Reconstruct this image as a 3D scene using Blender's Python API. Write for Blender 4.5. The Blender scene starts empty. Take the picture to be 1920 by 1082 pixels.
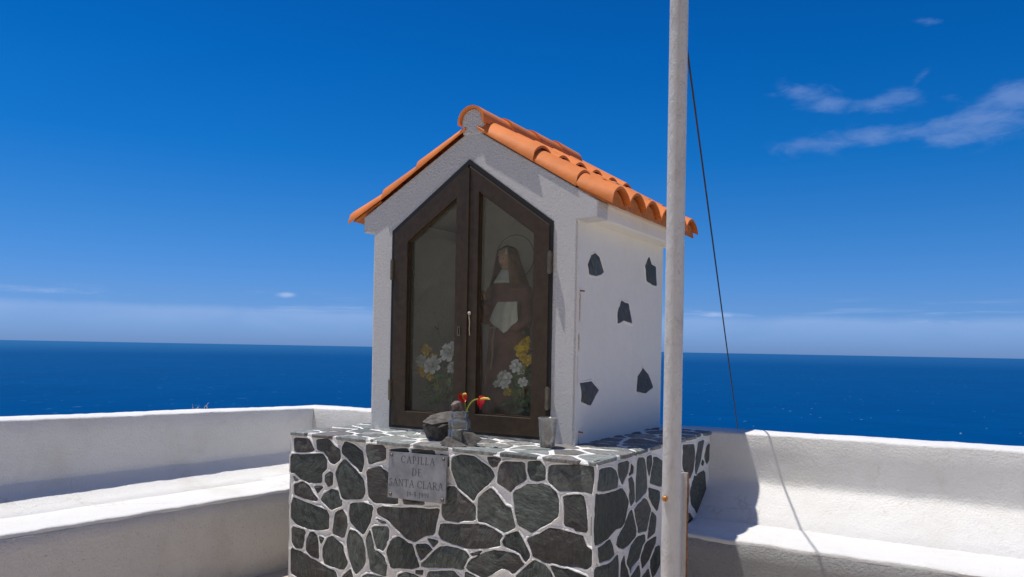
import bpy, bmesh, math, random
from mathutils import Vector, Matrix, noise

sc = bpy.context.scene
COL = sc.collection
R = math.radians
random.seed(7)

# ------------------------------------------------------------------ camera
cam = bpy.data.cameras.new('camera')
cam_ob = bpy.data.objects.new('camera', cam)
COL.objects.link(cam_ob)
sc.camera = cam_ob
fw = Vector((-0.51860, 0.85502, 0.0))
rt = Vector((0.85488, 0.51851, 0.0184)).normalized()
up = rt.cross(fw)
cam_ob.matrix_world = Matrix(((rt.x, up.x, -fw.x, 1.625), (rt.y, up.y, -fw.y, -3.252),
                              (rt.z, up.z, -fw.z, 1.377), (0, 0, 0, 1)))
cam.lens = 27.33
cam.shift_y = 0.0589
cam.clip_start = 0.05
cam.clip_end = 900000

# ------------------------------------------------------------------ sun and sky
SUN = Vector((-0.280, -0.082, 1.0)).normalized()          # direction towards the sun
sun = bpy.data.lights.new('sun', 'SUN')
sun.energy = 4.6
sun.angle = R(0.53)
sun.color = (1.0, 0.955, 0.885)
sun_ob = bpy.data.objects.new('sun', sun)
COL.objects.link(sun_ob)
sun_ob.rotation_euler = SUN.to_track_quat('Z', 'Y').to_euler()
sun_ob.location = (0, 0, 30)

sc.view_settings.view_transform = 'Standard'
sc.view_settings.look = 'None'
sc.view_settings.exposure = 0.0
sc.view_settings.gamma = 1.0
sc.view_settings.use_curve_mapping = False

world = bpy.data.worlds.new('World')
sc.world = world
world.use_nodes = True


class NT:
    """small helper that writes node trees"""
    def __init__(self, tree):
        self.t = tree
        self.t.nodes.clear()

    def n(self, kind, **kw):
        nd = self.t.nodes.new(kind)
        for k, v in kw.items():
            setattr(nd, k, v)
        return nd

    def l(self, a, b):
        self.t.links.new(a, b)

    def put(self, sock, v):
        if hasattr(v, 'is_output'):
            self.l(v, sock)
        else:
            sock.default_value = v

    def math(self, op, a, b=0.0, c=0.0, clamp=False):
        nd = self.n('ShaderNodeMath', operation=op, use_clamp=clamp)
        self.put(nd.inputs[0], a)
        self.put(nd.inputs[1], b)
        self.put(nd.inputs[2], c)
        return nd.outputs[0]

    def mix(self, fac, a, b, blend='MIX'):
        nd = self.n('ShaderNodeMix', data_type='RGBA', blend_type=blend)
        self.put(nd.inputs[0], fac)
        for i, v in ((6, a), (7, b)):
            if isinstance(v, tuple) and len(v) == 3:
                v = v + (1,)
            self.put(nd.inputs[i], v)
        return nd.outputs[2]

    def noise(self, vec, scale, detail=4, rough=0.5, dist=0.0):
        nd = self.n('ShaderNodeTexNoise')
        if vec is not None:
            self.l(vec, nd.inputs['Vector'])
        nd.inputs['Scale'].default_value = scale
        nd.inputs['Detail'].default_value = detail
        nd.inputs['Roughness'].default_value = rough
        nd.inputs['Distortion'].default_value = dist
        return nd.outputs['Fac']

    def ramp(self, fac, stops, interp='LINEAR'):
        nd = self.n('ShaderNodeValToRGB')
        cr = nd.color_ramp
        cr.interpolation = interp
        while len(cr.elements) < len(stops):
            cr.elements.new(0.5)
        for e, (p, c) in zip(cr.elements, stops):
            e.position = p
            e.color = tuple(c) + (1,) if len(c) == 3 else c
        self.l(fac, nd.inputs[0])
        return nd.outputs[0]

    def band(self, v, lo, hi):
        nd = self.n('ShaderNodeMapRange', interpolation_type='SMOOTHSTEP')
        self.put(nd.inputs[0], v)
        nd.inputs[1].default_value = lo
        nd.inputs[2].default_value = hi
        return nd.outputs[0]


w = NT(world.node_tree)
tc = w.n('ShaderNodeTexCoord')
nrm = w.n('ShaderNodeVectorMath', operation='NORMALIZE')
w.l(tc.outputs['Generated'], nrm.inputs[0])
sep = w.n('ShaderNodeSeparateXYZ')
w.l(nrm.outputs[0], sep.inputs[0])
DX, DY, DZ = sep.outputs
sky = w.n('ShaderNodeTexSky', sky_type='NISHITA', sun_disc=False)
sky.sun_elevation = math.asin(SUN.z)
sky.sun_rotation = math.atan2(SUN.x, SUN.y)
sky.altitude = 300
sky.air_density = 1.0
sky.dust_density = 0.3
sky.ozone_density = 3.0
# clean dry air over the ocean: a deeper blue than the standard sky, by height above the horizon
tint = w.ramp(DZ, [(0.0, (.25, .46, 1.17)), (0.025, (.255, .485, 1.13)), (0.061, (.25, .49, 1.03)), (0.137, (.155, .50, .97)),
                   (0.235, (.035, .475, .98)), (0.34, (.010, .44, .96)), (0.45, (.010, .385, .89)), (1.0, (.03, .35, .80))])
base = w.mix(1.0, sky.outputs[0], tint, 'MULTIPLY')
# clouds, laid out by compass bearing and height
az = w.math('ARCTAN2', DX, DY)
el = w.math('ARCSINE', DZ)
cv = w.n('ShaderNodeCombineXYZ')
w.l(az, cv.inputs[0])
w.l(w.math('MULTIPLY', el, 2.6), cv.inputs[1])
n_big = w.noise(cv.outputs[0], 11.0, 7, 0.55, 0.5)
n_fine = w.noise(cv.outputs[0], 30.0, 7, 0.6, 0.5)
nn = w.math('MULTIPLY_ADD', n_fine, 0.5, w.math('MULTIPLY', n_big, 0.5))


def puff(a0, e0, sa, se, k=1.0, tilt=0.0):
    """one wisp: centre bearing / height and half sizes in degrees"""
    da = w.math('SUBTRACT', az, R(a0))
    de = w.math('SUBTRACT', w.math('SUBTRACT', el, R(e0)), w.math('MULTIPLY', da, tilt))
    q = w.math('ADD', w.math('POWER', w.math('DIVIDE', da, R(sa)), 2.0), w.math('POWER', w.math('DIVIDE', de, R(se)), 2.0))
    g = w.math('POWER', 2.718, w.math('MULTIPLY', q, -1.0))
    return w.math('MULTIPLY', g, k)


PUFFS = [
    # bearing, height, half width, half height, density, tilt
    (-10.5, 17.2, 2.4, 0.9, 0.95, -0.25), (-5.5, 16.4, 2.6, 0.8, 0.9, 0.05), (-3.8, 17.6, 0.6, 0.4, 0.75, 0.6),
    (-7.0, 14.3, 5.8, 0.75, 1.15, 0.05), (-0.8, 14.4, 3.4, 1.2, 1.15, 0.0), (1.8, 15.8, 3.0, 0.9, 1.1, 0.05), (8.5, 14.6, 6.0, 1.3, 1.0, 0.0),
    (-3.2, 20.8, 1.0, 0.3, 0.8, -0.1), (-2.1, 16.2, 1.2, 0.35, 0.55, 0.0),
    (-47.5, 3.5, 0.8, 0.26, 1.6, 0.0), (-61.5, 3.15, 2.6, 0.2, 0.7, 0.0), (-38.5, 3.4, 2.5, 0.18, 0.4, 0.0),
    (-16.3, 2.65, 2.4, 0.24, 1.0, 0.0), (-3.0, 2.2, 6.0, 0.22, 0.8, 0.0), (40, 13, 9, 1.4, 1.0, 0.05), (-112, 9, 9, 0.9, 0.9, 0.0), (125, 12, 10, 1.5, 1.0, 0.0)]
tot = None
for p in PUFFS:
    g = puff(*p)
    tot = g if tot is None else w.math('MAXIMUM', tot, g)
cl = w.math('ADD', tot, w.math('MULTIPLY', w.math('SUBTRACT', nn, 0.52), 3.4))
cl = w.math('MULTIPLY', w.math('MULTIPLY', w.band(cl, 0.15, 1.45), w.band(tot, 0.02, 0.45)), 0.92, clamp=True)
# long thin streaks lying low over the horizon
sv = w.n('ShaderNodeCombineXYZ')
w.l(az, sv.inputs[0])
w.l(w.math('MULTIPLY', el, 14.0), sv.inputs[1])
ns = w.noise(sv.outputs[0], 5.5, 6, 0.62, 0.3)
streak = w.math('MULTIPLY', w.band(ns, 0.50, 0.72), w.math('MULTIPLY', w.band(el, R(1.5), R(2.5)), w.band(el, R(4.2), R(2.7))))
cl = w.math('MAXIMUM', cl, w.math('MULTIPLY', streak, 0.55))
# the pale bank that lies along the whole horizon
bn = w.noise(cv.outputs[0], 5.0, 6, 0.6, 0.2)
top = w.math('MULTIPLY_ADD', bn, R(1.1), R(2.05))
bank = w.math('MULTIPLY', w.band(w.math('DIVIDE', el, top), 1.06, 0.80), w.band(w.math('DIVIDE', el, top), -0.1, 0.9))
bank = w.math('MULTIPLY', bank, w.math('MULTIPLY_ADD', n_big, 0.7, 0.25), clamp=True)
cov = w.math('MAXIMUM', cl, w.math('MULTIPLY', bank, 0.80))
col_cloud = w.ramp(DZ, [(0.0, (2.3, 3.9, 7.4)), (0.06, (3.6, 5.0, 8.0)), (0.08, (5.2, 6.2, 8.2)), (0.2, (1.25, 2.5, 5.8)), (0.35, (1.15, 2.4, 5.6))])
final = w.mix(cov, base, col_cloud)
bg = w.n('ShaderNodeBackground')
bg.inputs[1].default_value = 0.104
w.l(final, bg.inputs[0])
wo = w.n('ShaderNodeOutputWorld')
w.l(bg.outputs[0], wo.inputs[0])

# ------------------------------------------------------------------ materials
MATS = {}


def new_mat(name):
    m = bpy.data.materials.new(name)
    m.use_nodes = True
    MATS[name] = m
    t = NT(m.node_tree)
    out = t.n('ShaderNodeOutputMaterial')
    b = t.n('ShaderNodeBsdfPrincipled')
    t.l(b.outputs[0], out.inputs[0])
    c = t.n('ShaderNodeTexCoord')
    return m, t, b, c.outputs['Object'], out


def world_pos(t):
    return t.n('ShaderNodeNewGeometry').outputs['Position']


def bump(t, b, h, strength, dist):
    nd = t.n('ShaderNodeBump')
    nd.inputs['Strength'].default_value = strength
    nd.inputs['Distance'].default_value = dist
    t.l(h, nd.inputs['Height'])
    t.l(nd.outputs[0], b.inputs['Normal'])
    return nd


def simple(name, col, rough=0.6, var=0.15, scale=8.0, bs=0.0, bscale=60.0, bd=0.004, metal=0.0, spec=0.5, by_object=0.0, dirt=0.0):
    m, t, b, oc, out = new_mat(name)
    n1 = t.noise(oc, scale, 5, 0.6)
    c = t.mix(t.band(n1, 0.3, 0.7), tuple(v * (1 - var) for v in col), tuple(min(1, v * (1 + var)) for v in col))
    if dirt:
        dn = t.noise(world_pos(t), 16.0, 7, 0.7, 0.4)
        c = t.mix(t.math('MULTIPLY', t.band(dn, 0.54, 0.70), dirt), c, (.30, .13, .06))
        dn2 = t.noise(world_pos(t), 55.0, 3, 0.6)
        c = t.mix(t.math('MULTIPLY', t.band(dn2, 0.68, 0.75), dirt), c, (.50, .42, .30))
    if by_object:
        oi = t.n('ShaderNodeObjectInfo')
        k = t.math('MULTIPLY_ADD', oi.outputs['Random'], 2 * by_object, 1 - by_object)
        hsv = t.n('ShaderNodeHueSaturation')
        t.l(c, hsv.inputs['Color'])
        t.l(k, hsv.inputs['Value'])
        c = hsv.outputs[0]
    t.l(c, b.inputs['Base Color'])
    b.inputs['Roughness'].default_value = rough
    b.inputs['Metallic'].default_value = metal
    b.inputs['Specular IOR Level'].default_value = spec
    if bs:
        bump(t, b, t.noise(oc, bscale, 5, 0.6), bs, bd)
    return m


def plaster(name, col, coarse, fine, stain=0.12, stain_col=(.50, .44, .34), coarse_scale=55.0, speck=0.0, rust=False, drips=0.0):
    m, t, b, oc, out = new_mat(name)
    p = world_pos(t)
    n1 = t.noise(p, 2.3, 6, 0.62, 0.3)
    n2 = t.noise(p, 14.0, 6, 0.65)
    c = t.mix(t.math('MULTIPLY', t.band(n1, 0.48, 0.75), stain), col, stain_col)
    c = t.mix(t.math('MULTIPLY', t.band(n2, 0.5, 0.8), stain * 0.9), c, tuple(v * .72 for v in col))
    if speck:
        n4 = t.noise(p, 90.0, 2, 0.5)
        c = t.mix(t.math('MULTIPLY', t.band(n4, 0.66, 0.74), speck), c, (.22, .20, .17))
    if drips:
        # grey runs and grime that rain has left on the old whitewash
        mp = t.n('ShaderNodeMapping')
        mp.inputs['Scale'].default_value = (1, 1, .10)
        t.l(p, mp.inputs[0])
        d1 = t.noise(mp.outputs[0], 26.0, 5, 0.62, 0.2)
        d2 = t.noise(p, 1.7, 4, 0.6)
        c = t.mix(t.math('MULTIPLY', t.math('MULTIPLY', t.band(d1, 0.56, 0.70), t.band(d2, 0.40, 0.62)), drips), c, (.45, .41, .36))
        vr = t.n('ShaderNodeTexVoronoi', feature='DISTANCE_TO_EDGE')
        vr.inputs['Scale'].default_value = 0.9
        wv = t.n('ShaderNodeMixRGB')
        wv.inputs[0].default_value = 0.35
        nz_ = t.n('ShaderNodeTexNoise')
        nz_.inputs['Scale'].default_value = 3.0
        nz_.inputs['Detail'].default_value = 6
        t.l(p, nz_.inputs['Vector'])
        t.l(p, wv.inputs[1])
        t.l(nz_.outputs['Color'], wv.inputs[2])
        t.l(wv.outputs[0], vr.inputs['Vector'])
        crk = t.math('MULTIPLY', t.band(vr.outputs['Distance'], 0.0035, 0.0012), t.band(d2, 0.50, 0.58))
        c = t.mix(t.math('MULTIPLY', crk, 0.22), c, (.42, .35, .27))
    if rust:
        # rust that has run down from the nails and old fixings
        sp = t.n('ShaderNodeSeparateXYZ')
        t.l(p, sp.inputs[0])
        nz = t.noise(p, 60.0, 4, 0.6)
        yy = t.math('MULTIPLY_ADD', nz, 0.02, sp.outputs[1])
        for yc, z0, z1, k in ((.044, 1.50, 1.655, .85), (.040, 1.36, 1.46, .9), (.056, .90, .99, .5), (.03, 1.2, 1.36, .35)):
            f = t.math('MULTIPLY', t.math('MULTIPLY', t.band(yy, yc - .010, yc), t.band(yy, yc + .012, yc + .002)),
                       t.math('MULTIPLY', t.band(sp.outputs[2], z0, z0 + .03), t.band(sp.outputs[2], z1 + .005, z1 - .02)))
            c = t.mix(t.math('MULTIPLY', f, k), c, (.50, .24, .05))
    t.l(c, b.inputs['Base Color'])
    b.inputs['Roughness'].default_value = 0.85
    b.inputs['Specular IOR Level'].default_value = 0.25
    h1 = t.noise(p, coarse_scale, 4, 0.55)
    h2 = t.noise(p, coarse_scale * 3.6, 4, 0.6)
    h3 = t.noise(p, 9.0, 3, 0.5)
    h = t.math('MULTIPLY_ADD', h2, fine, t.math('MULTIPLY', h1, coarse))
    h = t.math('MULTIPLY_ADD', h3, 1.2, h)
    bump(t, b, h, 1.0, 0.006)
    return m


M_WALL = plaster('white_painted_plaster', (.78, .77, .745), 0.9, 0.7, 0.26, coarse_scale=85, drips=0.14)
M_FRONT = plaster('white_roughcast_plaster', (.80, .795, .785), 2.1, 1.7, 0.08, coarse_scale=75)
M_SIDE = plaster('smooth_white_plaster', (.81, .775, .705), 0.25, 0.12, 0.12, (.64, .52, .33), rust=True)
M_BENCH = plaster('rough_grey_cement_render', (.43, .425, .42), 2.6, 1.8, 0.35, (.32, .305, .29), coarse_scale=80, speck=0.5)
M_BENCHL = plaster('stained_cement_render', (.66, .64, .61), 0.9, 0.8, 0.40, (.46, .42, .37), coarse_scale=70, speck=0.5)
M_MORTAR = plaster('white_painted_mortar', (.83, .82, .80), 1.2, 0.7, 0.26, (.50, .42, .28))
M_INNER = plaster('grey_inner_plaster', (.68, .68, .65), 1.0, 0.6, 0.5, (.44, .44, .41), coarse_scale=40)


def make_stone_mat(name, tone, g=1.0):
    m, t, b, oc, out = new_mat(name)
    p = world_pos(t)
    oi = t.n('ShaderNodeObjectInfo')
    rnd = oi.outputs['Random']
    off = t.n('ShaderNodeCombineXYZ')
    for i in range(3):
        t.l(t.math('MULTIPLY', rnd, 13.0 + 7 * i), off.inputs[i])
    rot = t.n('ShaderNodeVectorRotate', rotation_type='EULER_XYZ')
    t.l(p, rot.inputs['Vector'])
    ang = t.n('ShaderNodeCombineXYZ')
    for i, k in enumerate((9.0, 23.0, 41.0)):
        t.l(t.math('MULTIPLY', rnd, k), ang.inputs[i])
    t.l(ang.outputs[0], rot.inputs['Rotation'])
    add = t.n('ShaderNodeVectorMath', operation='ADD')
    t.l(rot.outputs[0], add.inputs[0])
    t.l(off.outputs[0], add.inputs[1])
    st = t.n('ShaderNodeMapping')
    st.inputs['Scale'].default_value = (1.0, 5.0, 1.0)
    t.l(add.outputs[0], st.inputs[0])
    g1 = t.noise(st.outputs[0], 22.0, 7, 0.68, 0.8)
    g2 = t.noise(add.outputs[0], 9.0, 6, 0.62, 0.4)
    g3 = t.noise(add.outputs[0], 75.0, 5, 0.65)
    green = t.mix(t.band(g1, 0.3, 0.72), tuple(tone * v for v in (.42, .42 + .07 * g, .42 + .03 * g)), tuple(tone * v for v in (1.45, 1.45 + .27 * g, 1.45 + .07 * g)))
    brown = t.mix(t.band(g1, 0.3, 0.72), tuple(tone * v for v in (.62, .56, .52)), tuple(tone * v for v in (1.35, 1.22, 1.12)))
    pick = t.math('MULTIPLY', t.band(t.math('FRACT', t.math('MULTIPLY', rnd, 37.0)), 0.50, 0.72), t.band(g2, 0.32, 0.6))
    c = t.mix(pick, green, brown)
    c = t.mix(t.math('MULTIPLY', t.band(g3, 0.63, 0.74), 0.45), c, tuple(tone * v for v in (2.9, 3.0, 2.9)))
    hsv = t.n('ShaderNodeHueSaturation')
    t.l(c, hsv.inputs['Color'])
    t.l(t.math('MULTIPLY_ADD', t.math('FRACT', t.math('MULTIPLY', rnd, 91.0)), 0.75, 0.68), hsv.inputs['Value'])
    c = hsv.outputs[0]
    t.l(c, b.inputs['Base Color'])
    b.inputs['Roughness'].default_value = 0.62
    b.inputs['Specular IOR Level'].default_value = 0.4
    h = t.math('MULTIPLY_ADD', g3, 0.35, t.math('MULTIPLY_ADD', g1, 0.9, t.math('MULTIPLY', g2, 1.6)))
    bump(t, b, h, 1.0, 0.011)
    return m


M_STONE = make_stone_mat('green_grey_slate', 0.080)
M_SLAB = make_stone_mat('dusty_sunlit_slate', 0.215, 0.45)  # dusty slate copy, paler: sun and gloss on the flat tops put into colour

M_TILE = simple('orange_clay_tile', (.73, .215, .048), 0.66, 0.10, 7.0, 0.25, 40, .004, by_object=0.13, spec=0.3, dirt=0.35)
M_FILL = simple('dark_terracotta_bedding', (.50, .16, .035), 0.8, 0.2, 30, 0.4, 80, .004)
M_BRONZE = simple('bronze_anodised_aluminium', (.066, .044, .026), 0.45, 0.18, 30.0, 0.1, 200, .0005, metal=0.35)
M_BLACK = simple('black_rubber_seal', (.012, .012, .012), 0.7)
M_STEEL = simple('dull_hinge_metal', (.20, .17, .13), 0.4, 0.2, 30, metal=0.7)
M_ROCK = simple('grey_brown_field_rock', (.115, .103, .092), 0.85, 0.45, 22.0, 0.9, 60, .006, by_object=0.2)
M_DARKROCK = simple('dark_lava_rock', (.060, .055, .052), 0.85, 0.6, 25.0, 0.9, 60, .006)
M_REDDISH = simple('purple_brown_lava_stone', (.17, .13, .125), 0.85, 0.5, 45.0, 1.0, 70, .008)
M_RED = simple('glossy_red_petal', (.70, .006, .008), 0.28, 0.2, 25)
M_YELLOW = simple('yellow_flower', (.85, .58, .010), 0.6, 0.3, 40)
M_SPADIX = simple('yellow_spadix', (.80, .55, .10), 0.6, 0.2, 80, 0.4, 300, .001)
M_STEM = simple('yellow_green_stem', (.30, .34, .03), 0.5, 0.3, 40)
M_LEAF = simple('dark_green_leaf', (.085, .19, .05), 0.5, 0.5, 25)
M_DRYLEAF = simple('grey_green_leaf', (.14, .16, .12), 0.6, 0.4, 25)
M_WHITEF = simple('white_silk_petal', (.80, .83, .82), 0.65, 0.06, 30)
M_HABIT = simple('brown_painted_habit', (.27, .125, .092), 0.6, 0.25, 12, 0.3, 60, .003)
M_VEIL = simple('dark_brown_veil', (.27, .155, .09), 0.6, 0.25, 14)
M_SKIN = simple('painted_skin', (.70, .42, .30), 0.5, 0.12, 30)
M_LINEN = simple('white_linen_cloth', (.78, .82, .76), 0.8, 0.07, 30, 0.2, 300, .001)
M_WIRE = simple('black_cable', (.015, .014, .014), 0.5)
M_CORD = simple('pale_rope', (.55, .46, .34), 0.8)
M_DRY = simple('dry_straw_plant', (.36, .32, .25), 0.8, 0.3, 20)
M_VASE = simple('dark_glazed_vase', (.03, .035, .035), 0.3)
M_RUST = simple('rust', (.28, .10, .025), 0.85, 0.5, 60, 0.6, 150, .002)
M_BOLT = simple('orange_rusty_bolt', (.42, .17, .03), 0.55, 0.5, 90, 0.4, 150, .002, metal=0.3)
M_HALO = simple('tarnished_halo_metal', (.06, .05, .035), 0.5, metal=0.5)
M_DARKEYE = simple('painted_dark_eye', (.03, .02, .015), 0.4)
M_GROUND = plaster('pale_terrace_concrete', (.56, .48, .39), 0.6, 0.4, 0.3)


def pole_mat():
    m, t, b, oc, out = new_mat('weathered_white_pole_paint')
    mp = t.n('ShaderNodeMapping')
    mp.inputs['Scale'].default_value = (1, 1, .45)
    t.l(oc, mp.inputs[0])
    n1 = t.noise(mp.outputs[0], 13, 7, 0.68, 0.5)
    n2 = t.noise(oc, 75, 5, 0.7)
    n3 = t.noise(mp.outputs[0], 34, 5, 0.6, 0.4)
    c = t.mix(t.math('MULTIPLY', t.band(n1, 0.46, 0.72), 0.52), (.60, .585, .56), (.42, .385, .355))
    c = t.mix(t.math('MULTIPLY', t.band(n3, 0.62, 0.74), 0.5), c, (.30, .26, .23))
    c = t.mix(t.math('MULTIPLY', t.band(n2, 0.66, 0.76), 0.7), c, (.34, .17, .08))
    t.l(c, b.inputs['Base Color'])
    b.inputs['Roughness'].default_value = 0.6
    flake = t.band(n3, 0.50, 0.56)
    bump(t, b, t.math('MULTIPLY_ADD', flake, 0.7, t.math('MULTIPLY', n2, 0.6)), 0.6, 0.003)
    return m


M_POLE = pole_mat()


def plate_mat():
    m, t, b, oc, out = new_mat('brushed_grey_plaque_metal')
    mp = t.n('ShaderNodeMapping')
    mp.inputs['Scale'].default_value = (6, 1, 40)
    t.l(oc, mp.inputs[0])
    n1 = t.noise(oc, 14, 5, 0.65)
    n2 = t.noise(mp.outputs[0], 12, 3, 0.5)
    c = t.mix(t.band(n1, 0.3, 0.7), (.23, .235, .25), (.36, .365, .38))
    t.l(c, b.inputs['Base Color'])
    b.inputs['Metallic'].default_value = 0.45
    t.l(t.math('MULTIPLY_ADD', n1, 0.3, 0.35), b.inputs['Roughness'])
    bump(t, b, n2, 0.25, 0.0006)
    return m


M_PLATE = plate_mat()
M_INK = simple('dark_engraved_groove', (.16, .16, .165), 0.6, metal=0.3)


def glass(name, tint, rough, dust, dust_col=(.42, .43, .40), dust_scale=6.0, ior=1.45):
    m, t, b, oc, out = new_mat(name)
    tr = t.n('ShaderNodeBsdfTransparent')
    tr.inputs[0].default_value = tuple(tint) + (1,)
    gl = t.n('ShaderNodeBsdfGlossy')
    gl.inputs['Roughness'].default_value = rough
    fr = t.n('ShaderNodeFresnel')
    fr.inputs['IOR'].default_value = ior
    m1 = t.n('ShaderNodeMixShader')
    t.l(fr.outputs[0], m1.inputs[0])
    t.l(tr.outputs[0], m1.inputs[1])
    t.l(gl.outputs[0], m1.inputs[2])
    df = t.n('ShaderNodeBsdfDiffuse')
    df.inputs[0].default_value = tuple(dust_col) + (1,)
    m2 = t.n('ShaderNodeMixShader')
    n1 = t.noise(oc, dust_scale, 6, 0.65)
    n2 = t.noise(oc, dust_scale * 40, 3, 0.5)
    f = t.math('MULTIPLY_ADD', t.band(n2, 0.6, 0.75), dust * .5, t.math('MULTIPLY', t.math('MULTIPLY_ADD', n1, 1.2, 0.4), dust), clamp=True)
    t.l(f, m2.inputs[0])
    t.l(m1.outputs[0], m2.inputs[1])
    t.l(df.outputs[0], m2.inputs[2])
    t.l(m2.outputs[0], out.inputs[0])
    t.t.nodes.remove(b)
    return m


M_PANE = glass('dusty_window_glass', (.97, .98, .97), 0.02, 0.026, ior=1.40)
M_JAR = glass('cloudy_jar_glass', (.90, .92, .92), 0.05, 0.12, (.66, .66, .62), 20.0)
M_CUP = glass('clear_plastic_cup', (.93, .93, .92), 0.08, 0.26, (.68, .66, .62), 25.0)


def sea_mat():
    m, t, b, oc, out = new_mat('deep_blue_sea_water')
    p = world_pos(t)
    n1 = t.noise(p, 0.0007, 5, 0.6, 0.5)
    n2 = t.band(t.noise(p, 0.006, 8, 0.75, 0.4), 0.36, 0.64)
    c = t.mix(n1, (.0001, .046, .170), (.0001, .062, .205))
    c = t.mix(t.math('MULTIPLY', n2, 0.42), c, (.0001, .040, .150))
    mp = t.n('ShaderNodeMapping')
    mp.inputs['Rotation'].default_value = (0, 0, R(20))
    mp.inputs['Scale'].default_value = (1.0, 0.28, 1.0)
    t.l(p, mp.inputs[0])
    wc = t.noise(mp.outputs[0], 0.055, 3, 0.5, 0.3)
    dens = t.noise(p, 0.0025, 3, 0.5)
    thr = t.math('MULTIPLY_ADD', dens, -0.14, 0.772)
    foam = t.band(t.math('SUBTRACT', wc, thr), 0.0, 0.05)
    c = t.mix(t.math('MULTIPLY', foam, 0.20), c, (.45, .80, .88))
    df = t.n('ShaderNodeBsdfDiffuse')
    t.l(c, df.inputs['Color'])
    gl = t.n('ShaderNodeBsdfGlossy')
    gl.inputs['Color'].default_value = (.35, .85, 1.0, 1)
    gl.inputs['Roughness'].default_value = 0.3
    lw = t.n('ShaderNodeLayerWeight')
    ms = t.n('ShaderNodeMixShader')
    mr = t.n('ShaderNodeMapRange')
    t.l(lw.outputs['Facing'], mr.inputs[0])
    mr.inputs[1].default_value = 0.90
    mr.inputs[2].default_value = 1.0
    mr.inputs[3].default_value = 0.005
    mr.inputs[4].default_value = 0.085
    far = t.math('MULTIPLY', t.band(lw.outputs['Facing'], 0.984, 1.0), 0.16)
    t.l(t.math('ADD', mr.outputs[0], far), ms.inputs[0])
    t.l(df.outputs[0], ms.inputs[1])
    t.l(gl.outputs[0], ms.inputs[2])
    t.l(ms.outputs[0], out.inputs[0])
    t.t.nodes.remove(b)
    return m


M_SEA = sea_mat()


def hill_mat():
    m, t, b, oc, out = new_mat('dry_scrub_hillside')
    p = world_pos(t)
    c = t.mix(t.band(t.noise(p, 0.8, 8, 0.65), 0.4, 0.62), (.30, .26, .21), (.19, .19, .13))
    t.l(c, b.inputs['Base Color'])
    b.inputs['Roughness'].default_value = 0.9
    bump(t, b, t.noise(p, 3.0, 6, 0.6), 1.0, 0.1)
    return m


M_HILL = hill_mat()

# ------------------------------------------------------------------ builders


def link(o, parent=None):
    COL.objects.link(o)
    if parent is not None:
        o.parent = parent
    return o


def mesh_ob(name, verts, faces, mat, parent=None, smooth=False, recalc=True):
    me = bpy.data.meshes.new(name)
    me.from_pydata([tuple(v) for v in verts], [], faces)
    if recalc:
        bm = bmesh.new()
        bm.from_mesh(me)
        bmesh.ops.recalc_face_normals(bm, faces=bm.faces)
        bm.to_mesh(me)
        bm.free()
    if smooth:
        me.polygons.foreach_set('use_smooth', [True] * len(me.polygons))
    me.materials.append(mat)
    return link(bpy.data.objects.new(name, me), parent)


def bm_ob(name, bm, mat, parent=None, smooth=False, recalc=True):
    if recalc:
        bmesh.ops.recalc_face_normals(bm, faces=bm.faces)
    me = bpy.data.meshes.new(name)
    bm.to_mesh(me)
    bm.free()
    if smooth:
        me.polygons.foreach_set('use_smooth', [True] * len(me.polygons))
    me.materials.append(mat)
    return link(bpy.data.objects.new(name, me), parent)


def thing(name, label, cat, loc=(0, 0, 0), group=None):
    o = bpy.data.objects.new(name, None)
    o.empty_display_size = 0.1
    o.location = loc
    return tag(link(o), label, cat, group)


def tag(o, label, cat, group=None):
    o['label'] = label
    o['category'] = cat
    if group:
        o['group'] = group
    return o


def adopt(o, parent):
    """parent a mesh whose vertices are already in world metres"""
    o.parent = parent
    o.matrix_parent_inverse = Matrix.Translation(-parent.location)
    return o


def bevel(o, width, seg=2):
    md = o.modifiers.new('bevel', 'BEVEL')
    md.width = width
    md.segments = seg
    md.limit_method = 'ANGLE'
    md.angle_limit = R(40)
    return o


def box_bm(bm, lo, hi):
    vs = [bm.verts.new((x, y, z)) for z in (lo[2], hi[2]) for y in (lo[1], hi[1]) for x in (lo[0], hi[0])]
    for f in ((0, 2, 3, 1), (4, 5, 7, 6), (0, 1, 5, 4), (2, 6, 7, 3), (0, 4, 6, 2), (1, 3, 7, 5)):
        bm.faces.new([vs[i] for i in f])


def box(name, lo, hi, mat, parent=None, bev=0.0):
    bm = bmesh.new()
    box_bm(bm, lo, hi)
    o = bm_ob(name, bm, mat)
    if parent is not None:
        adopt(o, parent)
    if bev:
        bevel(o, bev)
    return o


def lathe_bm(bm, prof, seg=24, centre=(0, 0, 0), wob=0.0, seed=0, close=True):
    rings = []
    for r_, z in prof:
        ring = []
        for i in range(seg):
            a = 2 * math.pi * i / seg
            k = 1 + wob * noise.noise((math.cos(a) * 1.7 + seed, math.sin(a) * 1.7, z * 18))
            ring.append(bm.verts.new((centre[0] + r_ * k * math.cos(a), centre[1] + r_ * k * math.sin(a), centre[2] + z)))
        rings.append(ring)
    for a, b in zip(rings, rings[1:]):
        for i in range(seg):
            bm.faces.new((a[i], a[(i + 1) % seg], b[(i + 1) % seg], b[i]))
    if close:
        bm.faces.new(rings[0][::-1])
        bm.faces.new(rings[-1])


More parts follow.
